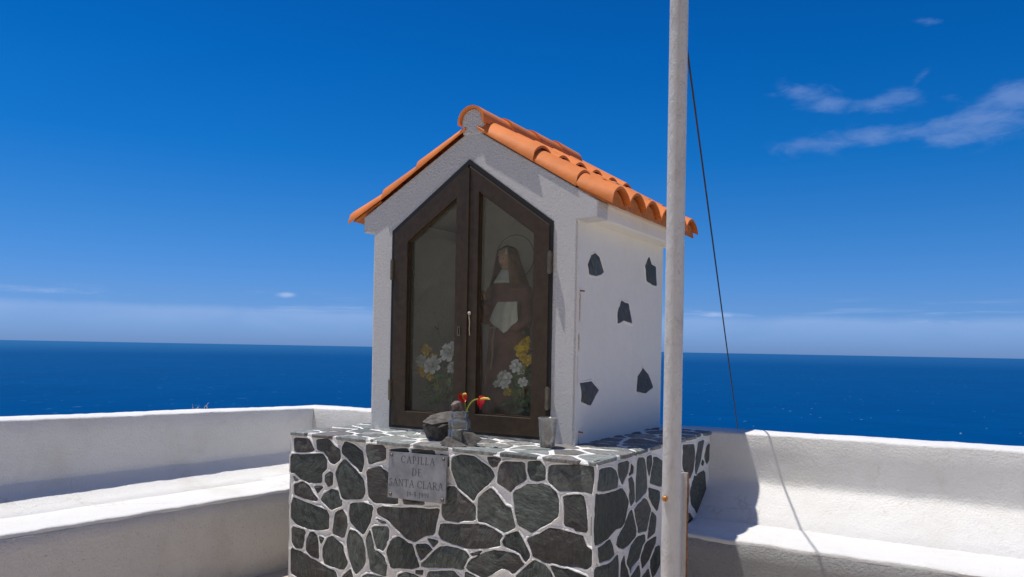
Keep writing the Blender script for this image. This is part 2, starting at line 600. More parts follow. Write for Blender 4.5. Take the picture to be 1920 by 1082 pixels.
def tube_bm(bm, pts, radii, seg=8):
    pts = [Vector(p) for p in pts]
    if not isinstance(radii, (list, tuple)):
        radii = [radii] * len(pts)
    rings = []
    prev = None
    for i, p in enumerate(pts):
        d = (pts[min(i + 1, len(pts) - 1)] - pts[max(i - 1, 0)]).normalized()
        if prev is None:
            ref = Vector((0, 0, 1)) if abs(d.z) < 0.9 else Vector((1, 0, 0))
            u = d.cross(ref).normalized()
        else:
            u = (prev - d * prev.dot(d)).normalized()
        prev = u
        v = d.cross(u)
        rings.append([bm.verts.new(p + (u * math.cos(2 * math.pi * k / seg) + v * math.sin(2 * math.pi * k / seg)) * radii[i]) for k in range(seg)])
    for a, b in zip(rings, rings[1:]):
        for k in range(seg):
            bm.faces.new((a[k], a[(k + 1) % seg], b[(k + 1) % seg], b[k]))
    bm.faces.new(rings[0][::-1])
    bm.faces.new(rings[-1])


def tube(name, pts, radii, mat, parent=None, seg=8, smooth=True):
    bm = bmesh.new()
    tube_bm(bm, pts, radii, seg)
    o = bm_ob(name, bm, mat, smooth=smooth)
    if parent is not None:
        adopt(o, parent)
    return o


def ring_prism_bm(bm, outer, inner, y0, y1):
    """frame between two polygons of the same vertex count in the x-z plane, thickness along y"""
    n = len(outer)
    L = {}
    for key, poly, y in (('of', outer, y0), ('if', inner, y0), ('ob', outer, y1), ('ib', inner, y1)):
        L[key] = [bm.verts.new((x, y, z)) for x, z in poly]
    for i in range(n):
        j = (i + 1) % n
        bm.faces.new((L['of'][i], L['of'][j], L['if'][j], L['if'][i]))
        bm.faces.new((L['ob'][j], L['ob'][i], L['ib'][i], L['ib'][j]))
        bm.faces.new((L['ob'][i], L['ob'][j], L['of'][j], L['of'][i]))
        bm.faces.new((L['if'][i], L['if'][j], L['ib'][j], L['ib'][i]))


def prism_bm(bm, poly, y0, y1):
    a = [bm.verts.new((x, y0, z)) for x, z in poly]
    b = [bm.verts.new((x, y1, z)) for x, z in poly]
    n = len(poly)
    bm.faces.new(a)
    bm.faces.new(b[::-1])
    for i in range(n):
        j = (i + 1) % n
        bm.faces.new((a[j], a[i], b[i], b[j]))

# ------------------------------------------------------------------ the setting: sea, hillside, terrace
verts, faces = [], []
radii = [3, 300, 1500, 5000, 15000, 50000, 150000, 400000]
SEG = 72
for r_ in radii:
    for i in range(SEG):
        a = 2 * math.pi * i / SEG
        verts.append((r_ * math.cos(a), r_ * math.sin(a), -220.0))
for k in range(len(radii) - 1):
    for i in range(SEG):
        j = (i + 1) % SEG
        faces.append((k * SEG + i, k * SEG + j, (k + 1) * SEG + j, (k + 1) * SEG + i))
faces.append(tuple(range(SEG)))
sea = mesh_ob('sea', verts, faces, M_SEA, recalc=False)
sea['kind'] = 'structure'


def hill_z(x, y):
    out = max(0.0, y - 1.35, -2.95 - x)                     # metres beyond the seaward parapets
    z = -0.02 - 0.10 * min(out, 0.6)
    if out > 0:
        z -= 0.30 * max(0.0, out - 0.3) + 0.0022 * max(0.0, out - 14) ** 2
    land = max(0.0, -9.0 - y)  # unseen rise behind the camera, made steep and pale to bounce warm fill
    z += 0.62 * land + 0.10 * max(0.0, x - 9.0)
    return max(z + 0.05 * min(out, 3) * noise.noise((x * .7, y * .7, 0)), -240)


xs = [-400, -260, -160, -90, -50, -30, -20, -14, -10, -7.5, -6, -5, -4.2, -3.6, -3.2, -2.9, -2.0, 0, 2, 4, 6.5, 9, 14, 22, 40, 80, 160, 300]
ys = [-240, -160, -100, -60, -35, -20, -12, -8, -4, -2, -1, 0, .6, 1.0, 1.33, 1.6, 2.0, 2.6, 3.4, 4.5, 6, 8, 11, 15, 22, 32, 50, 90, 160, 260]
verts = [(x, y, hill_z(x, y)) for y in ys for x in xs]
nx = len(xs)
faces = [(j * nx + i, j * nx + i + 1, (j + 1) * nx + i + 1, (j + 1) * nx + i) for j in range(len(ys) - 1) for i in range(nx - 1)]
hill = mesh_ob('hillside', verts, faces, M_HILL, smooth=True, recalc=False)
hill['kind'] = 'structure'
gv = [(-2.70, -9, 0), (9, -9, 0), (9, 1.14, 0), (-2.56, 0.98, 0)]
ground = mesh_ob('terrace_floor', gv, [(0, 1, 2, 3)], M_GROUND, recalc=False)
ground['kind'] = 'structure'

# ------------------------------------------------------------------ parapet walls with built-in benches
PATH = [Vector((-2.905, -2.32)), Vector((-2.62, 0.92)), Vector((0.30, 1.116)), Vector((7.2, 1.16))]


def path_frames(pts, lo, hi, step=0.03):
    """stations along segments lo..hi: point, mitred inward normal, run length"""
    out = []
    run = 0.0
    for k in range(lo, hi):
        a, b = pts[k], pts[k + 1]
        d = (b - a).normalized()
        n = Vector((d.y, -d.x))

        def mitre(i):
            if i <= 0 or i >= len(pts) - 1:
                return n
            d0 = (pts[i] - pts[i - 1]).normalized()
            d1 = (pts[i + 1] - pts[i]).normalized()
            n0, n1 = Vector((d0.y, -d0.x)), Vector((d1.y, -d1.x))
            m = (n0 + n1).normalized()
            return m / m.dot(n0)
        ma, mb = mitre(k), mitre(k + 1)
        cnt = max(2, int((b - a).length / step))
        for i in range(cnt + 1):
            if i == 0 and k > lo:
                continue
            f = i / cnt
            out.append((a.lerp(b, f), ma.lerp(mb, min(1, max(0, f))) if False else (ma if f == 0 else mb if f == 1 else n), run + (b - a).length * f))
        run += (b - a).length
    return out


def sweep(name, frames, prof_fn, mat, parent, seed=0.0, rough=0.0036):
    verts, faces = [], []
    m = None
    for (p, n, s) in frames:
        prof = prof_fn(p, s)
        m = len(prof)
        for q, (o_, z) in enumerate(prof):
            x, y = p.x + n.x * o_, p.y + n.y * o_
            k = rough
            dz = k * (noise.noise((x * 6 + seed, y * 6, z * 6)) + 0.7 * noise.noise((x * 21, y * 21 + seed, z * 21)))
            do = k * 1.2 * (noise.noise((x * 5, y * 5 + 9, z * 5 + seed)) + 0.6 * noise.noise((x * 19 + 4, y * 19, z * 19 + seed)))
            verts.append((x + n.x * do, y + n.y * do, z + dz))
    cnt = len(frames)
    for i in range(cnt - 1):
        for q in range(m):
            r_ = (q + 1) % m
            faces.append((i * m + q, i * m + r_, (i + 1) * m + r_, (i + 1) * m + q))
    faces.append(tuple(range(m)))
    faces.append(tuple(range((cnt - 1) * m, cnt * m))[::-1])
    o = mesh_ob(name, verts, faces, mat, smooth=True)
    md = o.modifiers.new('edges', 'EDGE_SPLIT')
    md.split_angle = R(50)
    adopt(o, parent)
    return o


def top_left(p, s):
    return 0.912 + (0.92 - p.y) * 0.0188


def top_back(p, s):
    return 0.912 + min(max(p.x + 2.62, 0), 3.0) * 0.006 + max(p.x - 0.3, 0) * 0.007


def parapet_prof(topf, brk, run, cove=None):
    def f(p, s):
        t = topf(p, s)
        if cove:
            return [(-.215, -.7), (-.215, t - .03), (-.213, t - .004), (-.205, t + .003), (-.10, t + .004), (-.012, t), (-.003, t - .003), (0, t - .010),
                    (0, t - .10), (0, brk + .10), (0, brk + .03), (0, brk + .004), (.004, brk - .003), (cove[0] * .5, (brk + cove[1]) * .5 - .003), cove,
                    (.20, .488 + (cove[1] - .486) * .35), (run + .012, .480), (run + .03, .45), (run + .03, -.12)]
        return [(-.215, -.7), (-.215, t - .03), (-.213, t - .004), (-.205, t + .003), (-.10, t + .005), (-.014, t), (-.003, t - .004), (0, t - .012),
                (0, t - .10), (0, brk + .10), (0, brk + .035), (.002, brk + .008), (.010, brk - .010), (.03, brk - .026),
                (.10, brk - .026 - (brk - .026 - .486) * (.07 / (run - .02))), (run * .75, .486 + (brk - .512) * ((run * .25 + .01) / (run - .02))), (run + .01, .486), (run + .03, .45), (run + .03, -.12)]
    return f


def bench_prof(run, front):
    def f(p, s):
        return [(run * .55, .40), (run * .8, .455), (run - .012, .481), (run + .022, .4898), (run + .15, .491), (front - .03, .4915), (front - .006, .490), (front - .001, .484), (front - .003, .468), (front - .03, .455)]
    return f


def front_prof(front):
    def f(p, s):
        return [(front - .10, -.08), (front - .10, .4545), (front - .012, .4548), (front - .002, .470), (front + .002, .466), (front + .003, .40), (front + .004, .2), (front + .006, -.05)]
    return f


wl = thing('parapet_wall', 'low white plastered parapet with built-in bench left of the shrine', 'wall', (-2.9, -1.0, 0))
fr_left = path_frames(PATH, 0, 1)
sweep('parapet', fr_left, parapet_prof(top_left, .607, .28, (.125, .526)), M_WALL, wl, 1.0)
sweep('bench_seat', fr_left, bench_prof(.28, .662), M_WALL, wl, 1.0)
sweep('bench_front', fr_left, front_prof(.662), M_BENCHL, wl, 2.5)

wb = thing('parapet_wall', 'low white plastered parapet with bench running behind and right of the shrine', 'wall', (2.0, 1.2, 0))
fr_back = path_frames(PATH, 1, 3)
sweep('parapet', fr_back, parapet_prof(top_back, .668, .245), M_WALL, wb, 3.0)
for seg in ([f for f in fr_back if f[0].x > 0.31], [f for f in fr_back if f[0].x < -1.43]):
    sweep('bench_seat', seg, bench_prof(.245, .665), M_WALL, wb, 3.0)
    sweep('bench_front', seg, front_prof(.665), M_BENCH, wb, 5.0, .004)

# ------------------------------------------------------------------ stone plinth
PX0, PX1, PY0, PY1, PZ = -1.416, 0.304, -0.419, 1.112, 0.926
FRONT_STONES=[[(-1.386,0.9),(-1.281,0.902),(-1.241,0.846),(-1.379,0.832)],
[(-1.227,0.902),(-1.144,0.912),(-1.103,0.879),(-1.071,0.867),(-1.065,0.82),(-1.101,0.795),(-1.131,0.8),(-1.172,0.848),(-1.221,0.855)],
[(-1.033,0.908),(-0.977,0.896),(-0.919,0.867),(-0.913,0.816),(-0.926,0.769),(-0.985,0.81),(-1.051,0.851),(-1.052,0.88)],
[(-0.897,0.903),(-0.796,0.909),(-0.779,0.891),(-0.78,0.846),(-0.881,0.816),(-0.888,0.847),(-0.898,0.874)],
[(-1.408,0.813),(-1.326,0.818),(-1.187,0.835),(-1.156,0.809),(-1.155,0.765),(-1.185,0.74),(-1.191,0.693),(-1.271,0.686),(-1.333,0.695),(-1.377,0.724),(-1.406,0.725)],
[(-1.13,0.752),(-1.115,0.743),(-1.113,0.692),(-1.143,0.681),(-1.164,0.701),(-1.162,0.731)],
[(-1.038,0.823),(-0.974,0.782),(-0.912,0.735),(-0.905,0.675),(-0.923,0.642),(-1.048,0.628),(-1.074,0.689),(-1.093,0.749),(-1.071,0.791)],
[(-0.891,0.782),(-0.813,0.808),(-0.757,0.781),(-0.743,0.744),(-0.701,0.675),(-0.7,0.645),(-0.846,0.635),(-0.874,0.659),(-0.88,0.708)],
[(-1.384,0.703),(-1.349,0.686),(-1.376,0.687)],
[(-1.38,0.662),(-1.317,0.683),(-1.27,0.664),(-1.249,0.636),(-1.212,0.607),(-1.222,0.597),(-1.3,0.601),(-1.376,0.613)],
[(-1.239,0.668),(-1.178,0.674),(-1.215,0.637)],
[(-1.172,0.634),(-1.123,0.665),(-1.073,0.66),(-1.05,0.617),(-1.05,0.598),(-1.111,0.569),(-1.131,0.572),(-1.189,0.606)],
[(-1.383,0.595),(-1.292,0.577),(-1.152,0.558),(-1.133,0.534),(-1.134,0.471),(-1.17,0.461),(-1.268,0.451),(-1.364,0.467),(-1.397,0.489),(-1.396,0.555)],
[(-1.047,0.573),(-1.021,0.545),(-1.008,0.499),(-1.036,0.439),(-1.108,0.452),(-1.091,0.551),(-1.071,0.566)],
[(-0.993,0.61),(-0.902,0.623),(-0.85,0.613),(-0.863,0.547),(-0.904,0.475),(-0.947,0.493),(-0.991,0.523),(-1,0.562)],
[(-1.393,0.442),(-1.294,0.44),(-1.313,0.348),(-1.366,0.342),(-1.388,0.371)],
[(-1.262,0.435),(-1.236,0.437),(-1.212,0.419),(-1.197,0.313),(-1.254,0.319),(-1.286,0.341),(-1.285,0.39)],
[(-1.197,0.42),(-1.163,0.415),(-1.188,0.387)],
[(-1.138,0.422),(-1.108,0.434),(-1.067,0.414),(-1.037,0.4),(-1.034,0.371),(-1.003,0.321),(-1.025,0.29),(-1.059,0.285),(-1.155,0.293),(-1.169,0.321),(-1.17,0.369)],
[(-0.995,0.483),(-0.951,0.478),(-0.917,0.454),(-0.897,0.413),(-0.886,0.35),(-0.909,0.314),(-0.949,0.277),(-0.966,0.291),(-0.997,0.355),(-1.013,0.429)],
[(-0.866,0.5),(-0.851,0.449),(-0.831,0.412),(-0.775,0.382),(-0.76,0.345),(-0.768,0.296),(-0.857,0.31),(-0.867,0.357),(-0.891,0.454)],
[(-0.853,0.516),(-0.76,0.529),(-0.748,0.513),(-0.758,0.448),(-0.78,0.413),(-0.808,0.421),(-0.827,0.42),(-0.842,0.464)],
[(-1.393,0.34),(-1.285,0.314),(-1.18,0.284),(-1.084,0.264),(-1.073,0.239),(-1.072,0.214),(-1.335,0.192),(-1.392,0.209)],
[(-1.034,0.25),(-0.986,0.293),(-0.97,0.259),(-0.975,0.235),(-1.043,0.223)],
[(-0.908,0.27),(-0.875,0.286),(-0.824,0.287),(-0.777,0.286),(-0.781,0.261),(-0.917,0.241)],
[(-0.825,0.556),(-0.77,0.547),(-0.793,0.542)],
[(-0.821,0.608),(-0.785,0.618),(-0.694,0.625),(-0.562,0.639),(-0.458,0.649),(-0.468,0.609),(-0.487,0.532),(-0.542,0.517),(-0.598,0.484),(-0.633,0.484),(-0.71,0.536),(-0.756,0.565),(-0.821,0.585)],
[(-0.416,0.753),(-0.384,0.758),(-0.347,0.734),(-0.271,0.691),(-0.263,0.679),(-0.264,0.625),(-0.368,0.608),(-0.421,0.605),(-0.44,0.622),(-0.443,0.674),(-0.419,0.676)],
[(-0.447,0.583),(-0.352,0.592),(-0.241,0.609),(-0.205,0.61),(-0.174,0.601),(-0.122,0.579),(-0.135,0.555),(-0.133,0.533),(-0.207,0.512),(-0.302,0.498),(-0.371,0.505),(-0.441,0.518),(-0.46,0.539)],
[(-0.753,0.449),(-0.722,0.478),(-0.691,0.489),(-0.659,0.483),(-0.608,0.47),(-0.579,0.402),(-0.569,0.373),(-0.599,0.361),(-0.732,0.343),(-0.751,0.382),(-0.759,0.409)],
[(-0.589,0.469),(-0.533,0.481),(-0.516,0.477),(-0.498,0.459),(-0.557,0.405),(-0.575,0.427)],
[(-0.521,0.507),(-0.483,0.509),(-0.461,0.503),(-0.488,0.477)],
[(-0.448,0.48),(-0.407,0.489),(-0.35,0.484),(-0.313,0.48),(-0.293,0.463),(-0.293,0.44),(-0.328,0.398),(-0.364,0.402),(-0.556,0.375),(-0.552,0.389),(-0.481,0.455)],
[(-0.281,0.475),(-0.227,0.495),(-0.242,0.476),(-0.273,0.47)],
[(-0.283,0.448),(-0.211,0.486),(-0.207,0.49),(-0.161,0.507),(-0.048,0.509),(-0.012,0.477),(-0.068,0.425),(-0.089,0.442),(-0.125,0.439),(-0.212,0.382),(-0.228,0.386),(-0.304,0.407)],
[(-0.513,0.358),(-0.45,0.37),(-0.372,0.384),(-0.339,0.357),(-0.338,0.34),(-0.529,0.308)],
[(-0.687,0.312),(-0.647,0.332),(-0.607,0.332),(-0.568,0.325),(-0.563,0.302),(-0.695,0.279)],
[(-0.586,0.349),(-0.547,0.356),(-0.549,0.34),(-0.586,0.339)],
[(-0.311,0.391),(-0.255,0.376),(-0.267,0.352),(-0.314,0.344)],
[(-0.67,0.67),(-0.546,0.671),(-0.546,0.664),(-0.663,0.651)],
[(-0.387,0.888),(-0.351,0.901),(-0.276,0.901),(-0.241,0.885),(-0.194,0.86),(-0.175,0.843),(-0.169,0.824),(-0.208,0.785),(-0.257,0.741),(-0.272,0.71),(-0.315,0.734),(-0.356,0.759),(-0.373,0.791),(-0.392,0.831),(-0.394,0.867)],
[(-0.206,0.905),(-0.172,0.907),(-0.138,0.905),(-0.156,0.873),(-0.179,0.865),(-0.194,0.879)],
[(-0.123,0.892),(-0.021,0.898),(-0.016,0.865),(-0.012,0.828),(-0.066,0.794),(-0.083,0.77),(-0.113,0.786),(-0.151,0.801),(-0.148,0.845),(-0.138,0.875)],
[(-0.003,0.903),(0.05,0.913),(0.079,0.886),(0.078,0.84),(0.045,0.83),(0.017,0.834),(0,0.86)],
[(-0.184,0.772),(-0.154,0.75),(-0.108,0.701),(-0.086,0.7),(-0.083,0.693),(-0.07,0.657),(-0.058,0.623),(-0.108,0.593),(-0.174,0.614),(-0.209,0.623),(-0.245,0.624),(-0.247,0.642),(-0.249,0.719),(-0.222,0.745)],
[(-0.072,0.768),(0.003,0.81),(0.046,0.81),(0.062,0.817),(0.107,0.808),(0.132,0.788),(0.145,0.753),(0.146,0.715),(0.142,0.693),(0.107,0.667),(0.023,0.61),(0.001,0.622),(-0.043,0.636),(-0.061,0.677),(-0.066,0.727)],
[(-0.098,0.586),(-0.046,0.604),(-0.027,0.58),(-0.005,0.545),(0.012,0.52),(0.011,0.501),(-0.005,0.486),(-0.03,0.52),(-0.059,0.526),(-0.112,0.539),(-0.122,0.554)],
[(0.002,0.578),(0.052,0.604),(0.106,0.638),(0.143,0.639),(0.198,0.633),(0.255,0.628),(0.263,0.609),(0.274,0.584),(0.298,0.574),(0.297,0.517),(0.279,0.5),(0.228,0.503),(0.201,0.498),(0.09,0.496),(0.032,0.513),(0.025,0.534)],
[(0.036,0.495),(0.076,0.492),(0.108,0.463),(0.133,0.436),(0.126,0.42),(-0.045,0.39),(-0.046,0.419),(-0.006,0.454)],
[(0.115,0.486),(0.184,0.482),(0.245,0.474),(0.277,0.464),(0.277,0.446),(0.154,0.425),(0.133,0.455)],
[(0.099,0.897),(0.208,0.91),(0.3,0.91),(0.3,0.884),(0.296,0.806),(0.259,0.81),(0.216,0.809),(0.149,0.799),(0.096,0.833)],
[(0.168,0.78),(0.256,0.791),(0.269,0.738),(0.275,0.647),(0.225,0.648),(0.215,0.657),(0.173,0.662),(0.174,0.719),(0.173,0.726)],
[(-0.755,0.893),(-0.649,0.904),(-0.64,0.892),(-0.719,0.878)],
[(-0.622,0.904),(-0.494,0.908),(-0.485,0.89),(-0.618,0.889)],
[(-0.461,0.895),(-0.419,0.891),(-0.41,0.852),(-0.434,0.843)]]
SIDE_STONES=[[(-0.375,0.895),(-0.253,0.887),(-0.214,0.867),(-0.194,0.836),(-0.196,0.799),(-0.294,0.801),(-0.395,0.808),(-0.39,0.85)],
[(-0.414,0.804),(-0.323,0.785),(-0.148,0.784),(-0.114,0.762),(-0.072,0.716),(-0.09,0.689),(-0.112,0.634),(-0.144,0.621),(-0.2,0.625),(-0.276,0.602),(-0.371,0.593),(-0.414,0.601),(-0.414,0.71)],
[(-0.196,0.896),(-0.08,0.894),(-0.086,0.848),(-0.149,0.805),(-0.191,0.855)],
[(-0.054,0.883),(-0.02,0.862),(-0.027,0.84),(-0.077,0.834),(-0.074,0.859)],
[(-0.076,0.821),(-0.035,0.818),(-0.012,0.786),(-0.004,0.712),(-0.046,0.696),(-0.073,0.742)],
[(0.026,0.897),(0.102,0.887),(0.127,0.835),(0.144,0.737),(0.021,0.699),(0.003,0.71),(0.008,0.74),(0.015,0.822)],
[(0.134,0.888),(0.199,0.89),(0.205,0.86),(0.166,0.796),(0.136,0.84)],
[(0.223,0.879),(0.262,0.876),(0.348,0.843),(0.352,0.778),(0.334,0.727),(0.269,0.743),(0.177,0.767),(0.197,0.826)],
[(0.164,0.743),(0.31,0.706),(0.312,0.669),(0.282,0.618),(0.216,0.659),(0.166,0.702)],
[(-0.03,0.676),(-0.007,0.632),(0.026,0.579),(0.015,0.551),(-0.066,0.527),(-0.123,0.523),(-0.172,0.54),(-0.201,0.562),(-0.175,0.585),(-0.111,0.618),(-0.072,0.666)],
[(-0.004,0.675),(0.11,0.704),(0.153,0.687),(0.203,0.637),(0.172,0.59),(0.15,0.55),(0.036,0.564),(0.03,0.592),(0.001,0.647)],
[(0.218,0.622),(0.273,0.593),(0.27,0.547),(0.257,0.518),(0.162,0.508),(0.164,0.549),(0.199,0.609)],
[(-0.378,0.579),(-0.264,0.587),(-0.236,0.55),(-0.223,0.519),(-0.264,0.512),(-0.368,0.518),(-0.38,0.553)],
[(0.028,0.542),(0.128,0.532),(0.134,0.503),(0.094,0.481),(0.06,0.437),(-0.018,0.421),(-0.043,0.4),(-0.069,0.426),(-0.08,0.468),(-0.056,0.502)],
[(0.139,0.492),(0.273,0.495),(0.264,0.47),(0.227,0.442),(0.181,0.407),(0.099,0.384),(0.089,0.434),(0.103,0.475)],
[(0.266,0.445),(0.331,0.442),(0.335,0.354),(0.272,0.319),(0.233,0.313),(0.212,0.361),(0.205,0.394),(0.237,0.426)],
[(-0.414,0.492),(-0.396,0.502),(-0.294,0.491),(-0.225,0.497),(-0.175,0.508),(-0.165,0.468),(-0.17,0.405),(-0.364,0.437),(-0.414,0.463)],
[(-0.137,0.461),(-0.109,0.488),(-0.099,0.446),(-0.06,0.411),(-0.046,0.381),(-0.058,0.361),(-0.141,0.382)],
[(-0.033,0.378),(0.066,0.409),(0.081,0.368),(0.073,0.346),(-0.015,0.35)],
[(0.101,0.342),(0.183,0.364),(0.209,0.316),(0.205,0.296),(0.111,0.319)],
[(0.631,0.895),(0.725,0.891),(0.824,0.88),(0.839,0.835),(0.819,0.75),(0.76,0.71),(0.723,0.719),(0.637,0.787)],
[(0.88,0.883),(0.99,0.891),(0.967,0.842),(0.931,0.776),(0.871,0.715),(0.838,0.731),(0.846,0.81)],
[(1.02,0.849),(1.094,0.862),(1.093,0.766),(1.053,0.75),(1.009,0.796)],
[(0.97,0.784),(1.004,0.768),(0.985,0.75),(0.961,0.761)],
[(0.837,0.713),(1.019,0.719),(1.048,0.602),(0.992,0.495),(0.914,0.484),(0.796,0.568),(0.767,0.644)],
[(0.687,0.702),(0.753,0.677),(0.746,0.576),(0.687,0.562)],
[(0.689,0.531),(0.774,0.52),(0.825,0.483),(0.7,0.471)],
[(0.384,0.875),(0.578,0.882),(0.582,0.811),(0.506,0.734),(0.399,0.735)],
[(0.408,0.708),(0.539,0.708),(0.6,0.64),(0.582,0.52),(0.426,0.522)],
[(0.412,0.498),(0.583,0.492),(0.589,0.396),(0.426,0.377)]]



def poly_area(p):
    return 0.5 * sum(p[i][0] * p[(i + 1) % len(p)][1] - p[(i + 1) % len(p)][0] * p[i][1] for i in range(len(p)))


def chaikin(p, k=0.22):
    out = []
    n = len(p)
    for i in range(n):
        a, b = p[i], p[(i + 1) % n]
        out.append((a[0] + (b[0] - a[0]) * k, a[1] + (b[1] - a[1]) * k))
        out.append((a[0] + (b[0] - a[0]) * (1 - k), a[1] + (b[1] - a[1]) * (1 - k)))
    return out


def densify(p, step):
    out = []
    n = len(p)
    for i in range(n):
        a, b = Vector(p[i]), Vector(p[(i + 1) % n])
        m = max(1, int((b - a).length / step))
        for k in range(m):
            q = a.lerp(b, k / m)
            out.append((q.x, q.y))
    return out


def offset_poly(p, d):
    """positive d grows a counter-clockwise polygon"""
    n = len(p)
    out = []
    for i in range(n):
        a, b, c = Vector(p[i - 1]), Vector(p[i]), Vector(p[(i + 1) % n])
        e0, e1 = (b - a), (c - b)
        if e0.length < 1e-6 or e1.length < 1e-6:
            out.append(p[i])
            continue
        e0.normalize()
        e1.normalize()
        m = Vector((e0.y + e1.y, -e0.x - e1.x))
        if m.length < 1e-4:
            out.append(p[i])
            continue
        m.normalize()
        k = max(0.5, m.dot(Vector((e0.y, -e0.x))))
        out.append((b.x + m.x * d / k, b.y + m.y * d / k))
    return out


def voronoi(sites, keep, bounds):
    x0, x1, y0, y1 = bounds
    cells = []
    for i in keep:
        s = sites[i]
        poly = [(x0, y0), (x1, y0), (x1, y1), (x0, y1)]
        for j, t in enumerate(sites):
            if j == i or (t[0] - s[0]) ** 2 + (t[1] - s[1]) ** 2 > 0.7:
                continue
            mx, my = (s[0] + t[0]) / 2, (s[1] + t[1]) / 2
            nx_, ny_ = t[0] - s[0], t[1] - s[1]
            new = []
            for k in range(len(poly)):
                a, b = poly[k], poly[(k + 1) % len(poly)]
                da = (a[0] - mx) * nx_ + (a[1] - my) * ny_
                db = (b[0] - mx) * nx_ + (b[1] - my) * ny_
                if da <= 0:
                    new.append(a)
                if (da < 0) != (db < 0) and abs(da - db) > 1e-12:
                    f = da / (da - db)
                    new.append((a[0] + (b[0] - a[0]) * f, a[1] + (b[1] - a[1]) * f))
            poly = new
            if len(poly) < 3:
                break
        if len(poly) >= 3:
            cells.append(poly)
    return cells


def prep(p, step=0.028, jit=0.0036, seed=0, grow=0.0048, rnd=0.11):
    if poly_area(p) < 0:
        p = p[::-1]
    p = offset_poly(densify(chaikin(p, rnd), step), grow)
    return [(x + jit * noise.noise((x * 40, z * 40, seed)), z + jit * noise.noise((x * 40, z * 40 + 7, seed))) for x, z in p]


def stone_mesh(name, poly, to3, mat, parent, height, depth, seed, inset=0.006):
    """poly: outline in the face's plane; to3(u, v, h) -> point; h is outwards"""
    p = poly
    rings = [(p, -depth), (p, height - 0.004), (offset_poly(p, -inset * .4), height - 0.001), (offset_poly(p, -inset * 1.3), height)]
    verts, faces = [], []
    n = len(p)
    ext = max(max(q[0] for q in p) - min(q[0] for q in p), max(q[1] for q in p) - min(q[1] for q in p), .05)
    tl = min(.04, .0030 / ext)
    tilt = (random.uniform(-tl, tl), random.uniform(-tl, tl))
    height = height + random.uniform(-.0005, .004)
    cx = sum(q[0] for q in p) / n
    cy = sum(q[1] for q in p) / n
    for k, (pp, h) in enumerate(rings):
        for (u, v) in pp:
            hh = h
            if k > 0:
                hh += (u - cx) * tilt[0] + (v - cy) * tilt[1] + 0.0016 * noise.noise((u * 30, v * 30, seed))
            verts.append(to3(u, v, hh))
    inner = [(cx + (u - cx) * .5, cy + (v - cy) * .5) for u, v in rings[-1][0]]
    for (u, v) in inner:
        verts.append(to3(u, v, height + .001 + (u - cx) * tilt[0] + (v - cy) * tilt[1] + 0.004 * noise.noise((u * 16, v * 16, seed))))
    verts.append(to3(cx, cy, height + 0.002 * noise.noise((cx * 9, cy * 9, seed))))
    for k in range(4):
        for i in range(n):
            j = (i + 1) % n
            faces.append((k * n + i, k * n + j, (k + 1) * n + j, (k + 1) * n + i))
    c = 5 * n
    for i in range(n):
        faces.append((4 * n + i, 4 * n + (i + 1) % n, c))
    faces.append(tuple(range(n))[::-1])
    o = mesh_ob(name, verts, faces, mat)
    adopt(o, parent)
    return o


bead_v, bead_f = [], []


def bead(poly, to3, seed, h=0.0078):
    """the raised, hand-struck pointing round one stone"""
    p = densify(poly, 0.016)
    n = len(p)
    w0 = 0.0095
    prof = [(-.002, .0005), (.0, h * .75), (.003, h), (.006, h * .8), (w0, h * .25), (w0 + .004, -.003)]
    base = len(bead_v)
    for (o_, hh) in prof:
        q = offset_poly(p, o_)
        for (u, v) in q:
            k = 0.62 + 0.95 * noise.noise((u * 11, v * 11, seed)) + 0.5 * noise.noise((u * 45, v * 45, seed + 3))
            bead_v.append(to3(u + .002 * noise.noise((u * 50, v * 50, 1)), v + .002 * noise.noise((u * 50, v * 50, 5)), hh * max(0.1, k) if hh > 0 else hh))
    m = len(prof)
    for r_ in range(m - 1):
        for i in range(n):
            j = (i + 1) % n
            bead_f.append((base + r_ * n + i, base + r_ * n + j, base + (r_ + 1) * n + j, base + (r_ + 1) * n + i))


plinth = thing('stone_plinth', 'waist-high plinth of dark slate crazy paving with white mortar under the shrine', 'plinth', (-0.55, 0.35, 0))


def front3(u, v, h):
    return (u, PY0 - h, v)


def side3(u, v, h):
    return (PX1 + h, u, v)


def left3(u, v, h):
    return (PX0 - h, u, v)


def top3(u, v, h):
    return (u, v, PZ + h)


def top_bead3(u, v, h):
    return (min(max(u, PX0 + .002), PX1 - .002), max(v, PY0 + .003), PZ + h)


core = bmesh.new()
box_bm(core, (PX0, PY0, -0.05), (PX1, PY1, PZ))
core_ob = adopt(bm_ob('mortar_core', core, M_MORTAR), plinth)

rng = random.Random(11)


def fill_face(traced, bounds, allowed, count, gap, dmin, blockers_extra=()):
    """more stones where the traced ones stop: cells kept clear of the traced outlines"""
    block = [q for p in traced for q in densify(p, 0.05)] + list(blockers_extra)
    pts = []
    tries = 0
    while len(pts) < count and tries < 6000:
        tries += 1
        q = (rng.uniform(bounds[0], bounds[1]), rng.uniform(bounds[2], bounds[3]))
        if not allowed(*q):
            continue
        if any((q[0] - t[0]) ** 2 + (q[1] - t[1]) ** 2 < dmin ** 2 for t in pts):
            continue
        if any((q[0] - t[0]) ** 2 + (q[1] - t[1]) ** 2 < (dmin * .62) ** 2 for t in block):
            continue
        pts.append(q)
    sites = pts + block
    cells = voronoi(sites, range(len(pts)), bounds)
    out = []
    for c in cells:
        if poly_area(c) < 0:
            c = c[::-1]
        c = offset_poly(c, -gap)
        if poly_area(c) > 0.0012:
            out.append(c)
    return out


